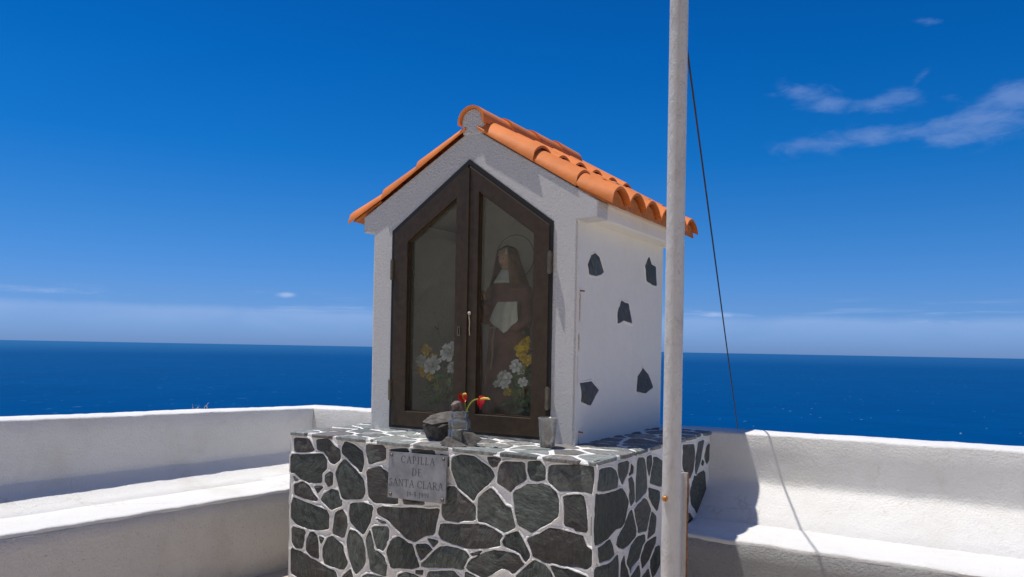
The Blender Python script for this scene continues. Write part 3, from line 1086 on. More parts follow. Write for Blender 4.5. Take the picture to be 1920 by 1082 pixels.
k = 0
faces_spec = []
fill_front = fill_face(FRONT_STONES, (PX0 + .004, PX1 - .004, 0.01, 0.9), lambda x, z: z < 0.31 + (x - PX0) * 0.135 - .06, 40, 0.011, 0.15)
fill_side = fill_face(SIDE_STONES, (PY0 + .004, 0.62, 0.01, 0.9), lambda y, z: z < 0.38 - (y - PY0) * .0, 14, 0.011, 0.17)
fill_left = fill_face([], (PY0 + .004, PY1 - .02, 0.01, 0.915), lambda y, z: True, 46, 0.012, 0.16)
for polys, to3, step in ((FRONT_STONES + fill_front, front3, .028), (SIDE_STONES + fill_side, side3, .032), (fill_left, left3, .05)):
    for p in polys:
        q = prep(p, step, seed=k)
        stone_mesh('stone', q, to3, M_STONE, plinth, 0.0045, 0.012, k)
        bead(q, to3, k)
        k += 1
# top slabs: thin stones lying flat, their dark edges overhanging the front a little
CX0, CX1, CY0 = -1.25, 0.0, 0.0
sites = []
tries = 0
while len(sites) < 90 and tries < 20000:
    tries += 1
    q = (rng.uniform(PX0, PX1), rng.uniform(PY0, PY1))
    if CX0 + .06 < q[0] < CX1 - .06 and q[1] > CY0 + .06:
        continue
    if all(((q[0] - t[0]) * .8) ** 2 + ((q[1] - t[1]) * 1.25) ** 2 < 1e9 and ((q[0] - t[0]) * .78) ** 2 + ((q[1] - t[1]) * 1.2) ** 2 > 0.135 ** 2 for t in sites):
        sites.append(q)
blk = [(x, y) for x in (-1.1, -.9, -.7, -.5, -.3, -.12) for y in (.12, .35, .6, .9)]
for c in voronoi(sites + blk, range(len(sites)), (PX0, PX1, PY0, PY1)):
    if poly_area(c) < 0:
        c = c[::-1]
    c = offset_poly(c, -0.0165)
    oh = rng.uniform(.006, .020)
    if poly_area(c) < 0.002:
        continue
    # slabs along the front and right edges reach over them by a few millimetres
    c = [(x + (.010 + oh if x > PX1 - .019 else -.010 - oh if x < PX0 + .019 else 0), y - (.014 + oh if y < PY0 + .019 else 0)) for x, y in c]
    q = prep(c, 0.04, seed=k)
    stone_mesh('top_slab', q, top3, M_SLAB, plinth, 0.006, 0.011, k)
    bead(q, top_bead3, k, 0.006)
    k += 1
mort = mesh_ob('mortar_pointing', bead_v, bead_f, M_MORTAR, smooth=True, recalc=False)
adopt(mort, plinth)
mort['kind'] = 'stuff'

# ------------------------------------------------------------------ the shrine
chapel = thing('chapel', 'small white gabled shrine with orange tiled roof standing on the stone plinth', 'shrine', (-0.62, 0.56, 0.93))
D = 1.13
WT = 0.11
outer = [(-1.246, .90), (-1.246, 2.0), (-1.322, 2.004), (-1.322, 2.088), (-.60, 2.492), (.104, 2.067), (.102, 1.987), (-.004, 1.985), (-.004, .90)]
hole = [(-1.108, .948), (-1.108, 1.998), (-.617, 2.328), (-.132, 1.983), (-.132, .948)]


def gable(name, y0, y1, holed, mat):
    bm = bmesh.new()
    loops = [outer] + ([hole] if holed else [])
    edges = []
    for lp in loops:
        vs = [bm.verts.new((x, y0, z)) for x, z in lp]
        edges += [bm.edges.new((vs[i], vs[(i + 1) % len(vs)])) for i in range(len(vs))]
    bmesh.ops.triangle_fill(bm, use_beauty=True, use_dissolve=False, edges=edges)
    geom = bmesh.ops.extrude_face_region(bm, geom=bm.faces[:])
    for v in [g for g in geom['geom'] if isinstance(g, bmesh.types.BMVert)]:
        v.co.y = y1
    o = bm_ob(name, bm, mat)
    adopt(o, chapel)
    bevel(o, 0.007, 2)
    return o


gable('front_wall', 0.0, WT, True, M_FRONT)
gable('back_wall', D - .1, D, False, M_SIDE)
box('side_wall', (-WT, .007, .90), (0, D - .003, 1.994), M_SIDE, chapel)
side_right = [o for o in chapel.children if o.name.startswith('side_wall')][0]
box('side_wall', (-1.25, .007, .90), (-1.25 + WT, D - .003, 2.01), M_SIDE, chapel)
box('cornice', (-.05, WT, 1.99), (.094, D - .1, 2.076), M_SIDE, chapel, .006)
box('cornice', (-1.314, WT, 2.005), (-1.2, D - .1, 2.092), M_SIDE, chapel, .006)
box('inner_floor', (-1.25 + WT, WT - .06, .90), (-WT, D - .1, .958), M_INNER, chapel)
bm = bmesh.new()
box_bm(bm, (-1.25 + WT, .68, .958), (-WT, .72, 2.3))
adopt(bm_ob('inner_back_panel', bm, M_INNER), chapel)
for (xa, xb) in ((-1.25 + WT, -1.25 + WT + .006), (-WT - .006, -WT)):
    bm = bmesh.new()
    box_bm(bm, (xa, WT, .958), (xb, .68, 2.02))
    adopt(bm_ob('inner_side_panel', bm, M_INNER), chapel)

# stones set into the plaster of the right side wall
SIDE_SET = [[(0.189, 1.849), (0.236, 1.834), (0.291, 1.769), (0.258, 1.756), (0.203, 1.743), (0.128, 1.746), (0.116, 1.786), (0.146, 1.828)], [(0.898, 1.906), (0.937, 1.87), (1.0, 1.863), (1.023, 1.76), (0.967, 1.761), (0.869, 1.775), (0.841, 1.852)], [(0.522, 1.636), (0.614, 1.627), (0.662, 1.532), (0.608, 1.536), (0.554, 1.539), (0.478, 1.522), (0.476, 1.578)], [(0.054, 1.218), (0.172, 1.223), (0.251, 1.181), (0.167, 1.112), (0.068, 1.136), (0.066, 1.177)], [(0.834, 1.279), (0.92, 1.242), (0.99, 1.173), (0.888, 1.145), (0.747, 1.159), (0.766, 1.237)]]


def wall3(u, v, h):
    return (h, u, v)


for i, p in enumerate(SIDE_SET):
    q = prep(p, 0.03, .004, seed=90 + i, rnd=.03)
    s = stone_mesh('set_stone', q, wall3, M_STONE, chapel, 0.004, 0.01, 90 + i)
    keep_v, keep_f = bead_v, bead_f
    bead_v, bead_f = [], []
    bead(q, wall3, 90 + i, 0.006)
    collar = mesh_ob('plaster_collar', bead_v, bead_f, M_SIDE, side_right, smooth=True, recalc=False)
    bead_v, bead_f = keep_v, keep_f
    inv = s.matrix_parent_inverse.copy()
    s.parent = side_right
    s.matrix_parent_inverse = Matrix.Identity(4)
for z, y in ((1.656, .036), (.991, .046)):
    nl = tube('nail', [(-.01, y, z), (.022, y, z - .002)], .004, M_RUST, chapel, 6)

# roof deck and tiles
XR, ZR = -.604, 2.50
roof = bmesh.new()
prism_bm(roof, [(-1.322, 2.092), (XR, 2.497), (.104, 2.072), (.104, 2.055), (XR, 2.478), (-1.322, 2.075)], WT + .0, D - .1)
roof_ob = adopt(bm_ob('roof', roof, M_SIDE), chapel)


def slope_z(side, h):
    k = .605 if side > 0 else .560
    return ZR - k * h if h < .60 else ZR - k * .60 - (.50 if side > 0 else .47) * (h - .60)


NP = 15
TH = .013


def make_tile(side, h0, h1, y0, wid, lift0, lift1, amp=.066, name='roof_tile', verge=False):
    verts, faces = [], []
    stations = 5
    for layer in (0, 1):
        for s in range(stations):
            f = s / (stations - 1)
            h = h0 + (h1 - h0) * f
            zb = slope_z(side, h0) + (slope_z(side, h1) - slope_z(side, h0)) * f + lift0 + (lift1 - lift0) * f
            for i in range(NP):
                t = i / (NP - 1)
                a = amp * (abs(math.sin(math.pi * t)) ** (.72 if amp > 0 else 1.0))
                rise = .035 * max(0.0, y0 + wid * t) / 1.17 * max(0.0, 1 - h / .78)     # the old ridge climbs a little to the back
                zz_ = zb + a + rise
                if i == 0 and verge:
                    zz_ = zb - (lift0 + (lift1 - lift0) * f) + .012      # verge tile bedded down on the gable
                verts.append((XR + side * h, y0 + wid * t, zz_ - (TH if layer else 0)))
    n = stations * NP
    for s in range(stations - 1):
        for i in range(NP - 1):
            a, b, c, d = s * NP + i, s * NP + i + 1, (s + 1) * NP + i + 1, (s + 1) * NP + i
            faces.append((a, b, c, d))
            faces.append((n + d, n + c, n + b, n + a))
    for s in range(stations - 1):
        for i in (0, NP - 1):
            faces.append((s * NP + i, (s + 1) * NP + i, n + (s + 1) * NP + i, n + s * NP + i))
    for i in range(NP - 1):
        for s in (0, stations - 1):
            faces.append((s * NP + i, s * NP + i + 1, n + s * NP + i + 1, n + s * NP + i))
    o = mesh_ob(name, verts, faces, M_TILE, smooth=True)
    md = o.modifiers.new('edges', 'EDGE_SPLIT')
    md.split_angle = R(45)
    o.parent = roof_ob
    return o


ROWS = {1: [(.035, .362), (.30, .588), (.525, .775)], -1: [(.035, .345), (.285, .588), (.525, .828)]}
PROUD = {1: (.0145, .0045, .002), -1: (.017, .016, .012)}
COLS = 6
PITCH = .2085
for side in (1, -1):
    for r_, (h0, h1) in enumerate(ROWS[side]):
        for c in range(COLS):
            y0 = c * PITCH - (PROUD[side][r_] if c == 0 else 0)
            wid = PITCH + .006 + (PROUD[side][r_] if c == 0 else 0)
            j = random.uniform(-.004, .004)
            make_tile(side, h0 + j, h1 + j + random.uniform(-.004, .004), y0 + random.uniform(-.001, .001) * (c > 0), wid, .004, .030 + random.uniform(-.003, .003), verge=(c == 0))

    # bedding that closes the hollows of the eaves course
    h1 = ROWS[side][2][1] - .030
    fv, ff = [], []
    nn_ = 12 * COLS + 1
    for h in (.60, h1):
        for i in range(nn_):
            t = i / (nn_ - 1)
            y = .004 + t * (COLS * PITCH - .004)
            zt = slope_z(side, h) + .012 + (.062 * abs(math.sin(math.pi * y / PITCH)) ** .72 - .014 if h > .61 else -.004)
            fv += [(XR + side * h, y, zt), (XR + side * h, y, slope_z(side, h) - (.012 if side > 0 else .002) + .004 * noise.noise((y * 14, h, side)))]
    for i in range(nn_ - 1):
        a, b = 2 * i, 2 * nn_ + 2 * i
        ff += [(a, a + 2, b + 2, b), (a + 1, b + 1, b + 3, a + 3), (b, b + 2, b + 3, b + 1), (a, a + 1, a + 3, a + 2)]
    ff += [(0, 2 * nn_, 2 * nn_ + 1, 1), (2 * nn_ - 2, 2 * nn_ - 1, 4 * nn_ - 1, 4 * nn_ - 2)]
    fo = mesh_ob('eave_bedding', fv, ff, M_FILL)
    fo.parent = roof_ob

# ridge tiles
for kq in range(4):
    y0 = -.020 + kq * .285
    y1 = y0 + .325 if kq < 3 else 1.11
    verts, faces = [], []
    nseg = 14
    for layer in (0, 1):
        for (y, r_, zc) in ((y0, .0785, 2.524), ((y0 + y1) / 2, .0745, 2.521), (y1, .0705, 2.518)):
            for i in range(nseg + 1):
                a = math.pi * (-.06 + 1.12 * i / nseg)
                rr = r_ - (TH if layer else 0)
                verts.append((XR + rr * math.cos(a) * 1.02, y, zc + .035 * max(0, y) / 1.17 + rr * math.sin(a)))
    m = nseg + 1
    n = 3 * m
    for s in range(2):
        for i in range(nseg):
            a, b, c, d = s * m + i, s * m + i + 1, (s + 1) * m + i + 1, (s + 1) * m + i
            faces += [(a, b, c, d), (n + d, n + c, n + b, n + a)]
        for i in (0, nseg):
            faces.append((s * m + i, (s + 1) * m + i, n + (s + 1) * m + i, n + s * m + i))
    for i in range(nseg):
        for s in (0, 2):
            faces.append((s * m + i, s * m + i + 1, n + s * m + i + 1, n + s * m + i))
    o = mesh_ob('ridge_tile', verts, faces, M_TILE, smooth=True)
    md = o.modifiers.new('edges', 'EDGE_SPLIT')
    md.split_angle = R(45)
    o.parent = roof_ob
# mortar that fills the ends of the ridge
for (ya, yb) in ((-.006, .10), (1.02, 1.10)):
    bm = bmesh.new()
    pts = []
    for i in range(15):
        a = math.pi * (-.12 + 1.24 * i / 14)
        rr = .0665 * (1 + .03 * noise.noise((a * 3, ya, 0)))
        pts.append((XR + rr * math.cos(a), 2.524 + (.032 if ya > 1 else 0) + rr * math.sin(a)))
    pts += [(XR - .06, 2.46), (XR + .06, 2.455)]
    prism_bm(bm, pts, ya, yb)
    o = bm_ob('ridge_end_mortar', bm, M_FRONT)
    o.parent = roof_ob
    bevel(o, .01, 2)

# door: fixed frame, two glazed leaves
frame_bm = bmesh.new()
in1 = [(-1.090, .964), (-1.090, 1.988), (-.617, 2.306), (-.150, 1.974), (-.150, .964)]
ring_prism_bm(frame_bm, [(-1.112, .944), (-1.112, 2.000), (-.617, 2.333), (-.129, 1.986), (-.129, .944)], in1, -.006, .05)
door_frame = adopt(bm_ob('door_frame', frame_bm, M_BLACK), chapel)
leafL_o = [(-1.094, .958), (-1.094, 1.986), (-.621, 2.300), (-.621, .958)]
leafL_i = [(-1.003, 1.036), (-1.003, 1.940), (-.690, 2.146), (-.690, 1.036)]
leafR_o = [(-.613, .958), (-.613, 2.300), (-.146, 1.970), (-.146, .958)]
leafR_i = [(-.552, 1.045), (-.552, 2.164), (-.232, 1.940), (-.232, 1.045)]
for lo_, li_, sidex in ((leafL_o, leafL_i, -1), (leafR_o, leafR_i, 1)):
    bm = bmesh.new()
    ring_prism_bm(bm, lo_, li_, -.010, .030)
    leaf = adopt(bm_ob('door_leaf', bm, M_BRONZE), chapel)
    bevel(leaf, .003, 2)
    bm = bmesh.new()
    g = [(x + (.003 if x > -.3 or -.8 < x < -.6 else -.003), z) for x, z in li_]
    prism_bm(bm, li_, .020, .024)
    pane = bm_ob('glass_pane', bm, M_PANE)
    pane.parent = leaf
    # glazing bead round the pane
    bm = bmesh.new()
    q = li_ if poly_area(li_) > 0 else li_[::-1]
    ring_prism_bm(bm, q, offset_poly(q, -.006), .004, .0195)
    bd = bm_ob('glazing_bead', bm, M_BRONZE)
    bd.parent = leaf
    # mitre joints of the frame, thin dark lines
    for zz in (1.79, 1.145):
        hx = -.1385 if sidex > 0 else -1.102
        bm = bmesh.new()
        tube_bm(bm, [(hx, -.016, zz - .055), (hx, -.016, zz + .055)], .0075, 8)
        box_bm(bm, (hx - .014, -.013, zz - .05), (hx + .010, -.006, zz + .05))
        hb = bm_ob('hinge', bm, M_STEEL, smooth=False)
        hb.parent = leaf
    if sidex < 0:
        bm = bmesh.new()
        ring_prism_bm(bm, [(-.668, 1.438), (-.650, 1.438), (-.650, 1.486), (-.668, 1.486)], [(-.663, 1.443), (-.655, 1.443), (-.655, 1.481), (-.663, 1.481)], -.014, -.0095)
        kb = bm_ob('lock_plate', bm, M_STEEL)
        kb.parent = leaf
        bm = bmesh.new()
        box_bm(bm, (-.629, -.018, .960), (-.607, -.0102, 2.285))
        ab = bm_ob('meeting_strip', bm, M_BRONZE)
        ab.parent = leaf
    else:
        bm = bmesh.new()
        lathe_bm(bm, [(.004, 0), (.012, .004), (.013, .010), (.006, .016)], 12)
        for v in bm.verts:
            v.co = Vector((-.592 + v.co.x * .7, -.010 - v.co.z, 1.552 + v.co.y * .7))
        kb = bm_ob('knob', bm, M_CORD, smooth=True)
        kb.parent = leaf
        kc = tube('hanging_cord', [(-.592, -.022, 1.55), (-.590, -.016, 1.51), (-.592, -.015, 1.47), (-.589, -.015, 1.44)], .0026, M_CORD, None, 6)
        kc.parent = leaf
for o in list(chapel.children_recursive):
    if o.parent is not chapel and o.parent.parent is chapel:
        pass

# ------------------------------------------------------------------ engraved plaque
GLY = {
    'C': (.78, [('arc', .42, .5, .36, .47, 42, 318), (.70, .66, .70, .88, .07), (.70, .12, .70, .30, .04)]),
    'A': (.84, [(.10, .03, .42, .98, .06), (.42, .98, .76, .03, .13), (.22, .36, .62, .36, .06), (.0, .03, .22, .03, .06), (.62, .03, .90, .03, .06)]),
    'P': (.66, [(.18, .02, .18, .98, .13), (.04, .03, .34, .03, .06), (.04, .97, .36, .97, .06), ('arc', .34, .72, .24, .245, 90, -90), (.18, .475, .36, .475, .06)]),
    'I': (.36, [(.18, .02, .18, .98, .13), (.03, .03, .33, .03, .06), (.03, .97, .33, .97, .06)]),
    'L': (.62, [(.18, .02, .18, .98, .13), (.03, .97, .33, .97, .06), (.04, .03, .56, .03, .07), (.56, .03, .58, .24, .06)]),
    'D': (.82, [(.18, .02, .18, .98, .13), (.04, .03, .36, .03, .06), (.04, .97, .36, .97, .06), ('arc', .34, .5, .38, .47, 90, -90)]),
    'E': (.66, [(.18, .02, .18, .98, .13), (.03, .97, .58, .97, .06), (.03, .03, .60, .03, .06), (.18, .52, .46, .52, .06), (.58, .97, .58, .80, .05), (.60, .03, .61, .22, .05)]),
    'S': (.58, [('arc', .30, .74, .19, .23, 20, 270), ('arc', .29, .26, .21, .24, 90, -160), (.49, .72, .49, .94, .05), (.07, .06, .07, .30, .05)]),
    'N': (.88, [(.16, .02, .16, .98, .06), (.16, .98, .72, .02, .13), (.72, .02, .72, .98, .06), (.02, .03, .30, .03, .06), (.0, .97, .20, .97, .06), (.58, .97, .86, .97, .06)]),
    'T': (.76, [(.38, .02, .38, .98, .13), (.22, .03, .54, .03, .06), (.04, .97, .72, .97, .06), (.04, .97, .04, .76, .05), (.72, .97, .72, .76, .05)]),
    'R': (.78, [(.18, .02, .18, .98, .13), (.04, .03, .34, .03, .06), (.04, .97, .36, .97, .06), ('arc', .34, .73, .23, .235, 90, -90), (.18, .495, .36, .495, .06), (.36, .49, .72, .02, .12), (.64, .03, .82, .03, .05)]),
    '1': (.42, [(.20, .02, .20, .98, .11), (.06, .80, .20, .97, .06), (.06, .03, .34, .03, .06)]),
    '9': (.56, [('arc', .27, .69, .19, .27, 0, 360), ('arc', .10, .60, .37, .56, 10, -62)]),
    '-': (.40, [(.06, .46, .34, .46, .09)]),
    ' ': (.36, []),
}


def stroke_quad(x0, y0, x1, y1, wd):
    d = Vector((x1 - x0, y1 - y0))
    if d.length < 1e-6:
        return None
    d.normalize()
    n = Vector((-d.y, d.x)) * wd * .5
    return [(x0 + n.x, y0 + n.y), (x0 - n.x, y0 - n.y), (x1 - n.x, y1 - n.y), (x1 + n.x, y1 + n.y)]


def line_quads(text, height, cx, base, spacing=.16):
    wsum = sum(GLY[c][0] + spacing for c in text) - spacing
    x = cx - wsum * height * .5
    quads = []
    for ch in text:
        wd, st = GLY[ch]
        for s in st:
            if s[0] == 'arc':
                _, ax, ay, rx, ry, a0, a1 = s
                m = max(5, int(abs(a1 - a0) / 22))
                pts = [(ax + rx * math.cos(R(a0 + (a1 - a0) * i / m)), ay + ry * math.sin(R(a0 + (a1 - a0) * i / m))) for i in range(m + 1)]
                for (p0, p1) in zip(pts, pts[1:]):
                    vert = abs(p1[1] - p0[1]) / (abs(p1[0] - p0[0]) + abs(p1[1] - p0[1]) + 1e-6)
                    ex, ey = (p1[0] - p0[0]) * .12, (p1[1] - p0[1]) * .12
                    quads.append(stroke_quad(x + (p0[0] - ex) * height, base + (p0[1] - ey) * height, x + (p1[0] + ex) * height, base + (p1[1] + ey) * height, (.055 + .075 * vert) * height))
            else:
                quads.append(stroke_quad(x + s[0] * height, base + s[1] * height, x + s[2] * height, base + s[3] * height, s[4] * height * 1.05))
        x += (wd + spacing) * height
    return [q for q in quads if q]


PW, PH = .332, .212
plaque = thing('name_plaque', 'grey metal plaque engraved with the chapel name on the plinth front', 'plaque', (-.572, -.437, .785))
plaque.rotation_euler = (R(-3), R(-1.2), 0)
T3 = .010
pl_bm = bmesh.new()
quads = line_quads('CAPILLA', .034, .004, .058) + line_quads('DE', .034, .0, .004) + line_quads('SANTA CLARA', .0345, -.004, -.050, .09) + line_quads('19-9-1999', .024, .010, -.092, .10)
box_bm(pl_bm, (-PW / 2, -T3, -PH / 2), (PW / 2, 0, PH / 2))
plate = bm_ob('plate', pl_bm, M_PLATE, plaque)
cut = bmesh.new()
for qd in quads:
    prism_bm(cut, qd, -T3 - .004, -T3 + .0026)
cutter = bm_ob('groove_cutter', cut, M_PLATE, plaque)
md = plate.modifiers.new('engrave', 'BOOLEAN')
md.operation = 'DIFFERENCE'
md.solver = 'EXACT'
md.use_self = True
md.object = cutter
bpy.context.view_layer.update()
dg = bpy.context.evaluated_depsgraph_get()
newme = bpy.data.meshes.new_from_object(plate.evaluated_get(dg))
if len(newme.vertices) > 50:
    plate.data = newme
plate.modifiers.clear()
bpy.data.objects.remove(cutter)
ink = bmesh.new()
for qi, qd in enumerate(quads):
    vs = [ink.verts.new((x, -T3 + .0022 - .00002 * (qi % 7), z)) for x, z in qd]
    ink.faces.new(vs)
bm_ob('lettering', ink, M_INK, plaque, recalc=False)
for sx in (-1, 1):
    for sz in (-1, 1):
        bm = bmesh.new()
        lathe_bm(bm, [(.008, 0), (.008, .003), (.0055, .0065), (.001, .0075)], 12)
        for v in bm.verts:
            v.co = Vector((sx * (PW / 2 - .017) + v.co.x, -T3 - v.co.z, sz * (PH / 2 - .016) + v.co.y))
        bm_ob('screw', bm, M_STEEL, plaque, smooth=True)

# ------------------------------------------------------------------ things lying on the ledge
ZL = PZ + .006


def rock_bm(size, seed, cuts=14, sub=3):
    """a broken, angular rock: hull of a few scattered points, edges slightly worn"""
    rr = random.Random(seed)
    bm = bmesh.new()
    for _ in range(cuts):
        n = Vector((rr.uniform(-1, 1), rr.uniform(-1, 1), rr.uniform(-1, 1))).normalized()
        bm.verts.new(n * rr.uniform(.78, 1.08))
    r_ = bmesh.ops.convex_hull(bm, input=bm.verts[:])
    bmesh.ops.delete(bm, geom=[g for g in set(r_['geom_interior'] + r_['geom_unused']) if isinstance(g, bmesh.types.BMVert)], context='VERTS')
    bmesh.ops.triangulate(bm, faces=bm.faces[:])
    bmesh.ops.subdivide_edges(bm, edges=bm.edges[:], cuts=4, use_grid_fill=True)
    for v in bm.verts:
        p = v.co * 1.18
        p += p.normalized() * (.05 * noise.noise((p.x * 2.6 + seed, p.y * 2.6, p.z * 2.6)) + .035 * noise.noise((p.x * 7 + seed, p.y * 7, p.z * 7)))
        v.co = Vector((p.x * size[0], p.y * size[1], p.z * size[2]))
    zmin = min(v.co.z for v in bm.verts)
    for v in bm.verts:
        v.co.z -= zmin
    return bm


def rock(name, loc, size, seed, mat, label, rot=0.0, tip=0.0, cuts=14):
    bm = rock_bm(size, seed, cuts)
    o = bm_ob(name, bm, mat)
    o.location = loc
    o.rotation_euler = (tip, 0, rot)
    return tag(o, label, 'rock', 'rocks on the ledge around the jar')


rock('rock', (-.606, -.235, ZL - .010), (.112, .062, .048), 21, M_DARKROCK, 'dark jagged rock lying lowest, left of the glass jar', .25)
rock('rock', (-.594, -.205, ZL + .050), (.098, .052, .048), 6, M_ROCK, 'tilted grey slab-like rock on top of the dark rock left of the jar', .9, .45)
rock('rock', (-.408, -.372, ZL - .006), (.066, .040, .036), 8, M_ROCK, 'squarish brown rock right in front of the glass jar', .1, 0, 9)
rock('rock', (-.350, -.320, ZL - .008), (.066, .046, .050), 31, M_ROCK, 'pointed grey-brown rock leaning on the right of the jar', -.5, .15, 8)

# jar with a stone on its mouth
JX, JY = -.438, -.305
jar = thing('glass_jar', 'cloudy glass jar holding two red flowers between the rocks', 'jar', (JX, JY, ZL))
bm = bmesh.new()
prof_out = [(.040, .0), (.046, .004), (.0475, .012), (.0475, .066), (.044, .074), (.0465, .080), (.0475, .095), (.046, .108), (.038, .120), (.035, .124), (.0365, .130), (.0365, .150), (.034, .154)]
prof_in = [(r_ - .003, z if z > .006 else .006) for r_, z in prof_out[::-1]]
prof_out = [(r_ * 1.12, z) for r_, z in prof_out]
lathe_bm(bm, prof_out + [(r_ - .003, z if z > .006 else .006) for r_, z in prof_out[::-1]], 32, close=True)
bm_ob('glass', bm, M_JAR, jar, smooth=True)
bm = bmesh.new()
lathe_bm(bm, [(.040, .007), (.0435, .010), (.0435, .064), (.0405, .066)], 24)
bm_ob('pebbles', bm, simple('wet_pale_grit', (.42, .40, .35), .7, .5, 60, .8, 90, .005), jar, smooth=True)
for i, (x, y, z, s_, mt) in enumerate(((.0, -.004, .146, .043, M_REDDISH),)):
    b2 = rock_bm((s_, s_ * .85, s_ * .74), 44 + i, 11)
    st = bm_ob('stone_in_jar_mouth', b2, mt)
    st.location = (JX + x, JY + y, ZL + z)
    tag(st, 'round purple-brown stone plugging the mouth of the glass jar', 'stone')


def anthurium(base, ctrl, tip, face, size, label):
    """stem from the jar, a heart-shaped waxy red spathe and its yellow spadix"""
    base, ctrl, tip = Vector(base), Vector(ctrl), Vector(tip)
    t = thing('red_flower', label, 'flower', tuple(base), 'red flowers in the jar')
    pts = [(base * (1 - f) ** 2 + ctrl * 2 * f * (1 - f) + tip * f * f) for f in [i / 8 for i in range(9)]]
    tube('stem', pts, [.0032] * 9, M_STEM, t, 8)
    ax = Vector(face).normalized()
    upv = Vector((0, 0, 1))
    sd = ax.cross(upv).normalized()
    uu = sd.cross(ax)
    verts, faces = [], []
    na, nr = 20, 6
    for layer in (0, 1):
        for ir in range(nr + 1):
            f = ir / nr
            for ia in range(na):
                a = 2 * math.pi * ia / na
                heart = .78 + .22 * math.cos(a) - .28 * math.exp(-((a - math.pi) / .45) ** 2) + .18 * math.exp(-(min(a, 2 * math.pi - a) / .35) ** 2)
                rr = size * f * heart
                cup = .20 * size * (f ** 2) * (1 + .9 * abs(math.sin(a))) + .16 * size * math.sin(3 * a + 1) * f * f - .15 * size * f * math.exp(-(min(a, 2 * math.pi - a) / .5) ** 2)
                p = tip + uu * (-rr * math.cos(a)) + sd * (rr * math.sin(a) * .95) + ax * (cup - size * .10 + (.0012 if layer else 0))
                verts.append(p)
    m = (nr + 1) * na
    for layer in (0, 1):
        for ir in range(nr):
            for ia in range(na):
                ib = (ia + 1) % na
                q = [layer * m + ir * na + ia, layer * m + ir * na + ib, layer * m + (ir + 1) * na + ib, layer * m + (ir + 1) * na + ia]
                faces.append(q if layer else q[::-1])
    for ia in range(na):
        ib = (ia + 1) % na
        faces.append((nr * na + ia, nr * na + ib, m + nr * na + ib, m + nr * na + ia))
    adopt(mesh_ob('spathe', verts, faces, M_RED, smooth=True, recalc=False), t)
    s0 = tip + ax * .002
    tube('spadix', [s0, s0 + ax * size * .6 + uu * .004, s0 + ax * size * 1.15 + uu * .002, s0 + ax * size * 1.45 - uu * .003], [.0045, .0050, .0045, .0022], M_SPADIX, t, 8)
    return t


anthurium((JX + .030, JY + .0, ZL + .130), (JX + .055, JY - .005, ZL + .218), (-.318, -.325, 1.146), (.92, .02, .08), .038, 'red waxy flower arching out to the right of the jar')
anthurium((JX + .012, JY + .034, ZL + .140), (JX - .004, JY + .05, ZL + .20), (-.452, -.268, 1.152), (.80, -.45, .32), .029, 'red waxy flower standing upright above the jar and its stone')

cup = thing('plastic_cup', 'clear plastic cup with a rock in it by the right door jamb', 'cup', (-.060, -.150, ZL))
bm = bmesh.new()
po = [(.030, 0), (.033, .003), (.0385, .070), (.0425, .128), (.0440, .131), (.0440, .134)]
lathe_bm(bm, po + [(r_ - .0016, z + .0015) for r_, z in po[::-1]], 32, wob=.03, seed=3)
bm_ob('cup_wall', bm, M_CUP, cup, smooth=True)
bm = bmesh.new()
lathe_bm(bm, [(.029, .004), (.031, .006), (.032, .020), (.026, .024)], 20, wob=.08, seed=5)
bm_ob('dirt', bm, simple('brown_dirt', (.20, .15, .10), .9, .5, 60, .8, 90, .005), cup, smooth=True)
b2 = rock_bm((.024, .018, .042), 17, 9)
o = bm_ob('rock', b2, simple('tan_brown_rock', (.26, .205, .155), .85, .4, 30, .8, 60, .006))
o.location = (-.066, -.150, ZL + .016)
o.rotation_euler = (0, .16, .4)
tag(o, 'narrow grey-brown rock standing inside the plastic cup', 'rock')

# ------------------------------------------------------------------ inside the shrine: statue and flowers
SX, SY = -.585, .36
statue = thing('saint_statue', 'painted statue of a nun in brown habit behind the right door pane', 'statue', (SX, SY, .958))
bm = bmesh.new()
robe = [(.0, .160, .125), (.05, .158, .122), (.14, .150, .115), (.28, .138, .108), (.40, .126, .100), (.52, .116, .092), (.58, .112, .088),
        (.66, .122, .090), (.72, .124, .084), (.755, .112, .076), (.785, .082, .062), (.805, .052, .048), (.82, .040, .040)]
rings = []
NS = 56
for z, rx, ry in robe:
    fold = max(0.0, 1 - z / .62)
    ring = []
    for i in range(NS):
        a = 2 * math.pi * i / NS
        kf = 1 + fold * (.055 * math.sin(9 * a + 2.2 * z) + .035 * math.sin(15 * a + 1.0)) + .012 * math.sin(6 * a + z * 20)
        ring.append(bm.verts.new((rx * kf * math.cos(a), ry * kf * math.sin(a), z)))
    rings.append(ring)
for a, b in zip(rings, rings[1:]):
    for i in range(NS):
        bm.faces.new((a[i], a[(i + 1) % NS], b[(i + 1) % NS], b[i]))
bm.faces.new(rings[0][::-1])
bm.faces.new(rings[-1])
# sleeves: wide, tapering, bent at the elbow
tube_bm(bm, [(-.095, -.01, .745), (-.115, -.025, .66), (-.115, -.055, .585), (-.095, -.095, .625), (-.088, -.118, .672)], [.040, .043, .044, .040, .043], 12)
tube_bm(bm, [(.095, -.01, .745), (.120, -.025, .66), (.122, -.055, .565), (.100, -.090, .545), (.072, -.108, .552)], [.040, .043, .044, .040, .040], 12)
habit = bm_ob('habit', bm, M_HABIT, statue, smooth=True)
md = habit.modifiers.new('skin', 'REMESH')
md.mode = 'VOXEL'
md.voxel_size = .0065
md.use_smooth_shade = True

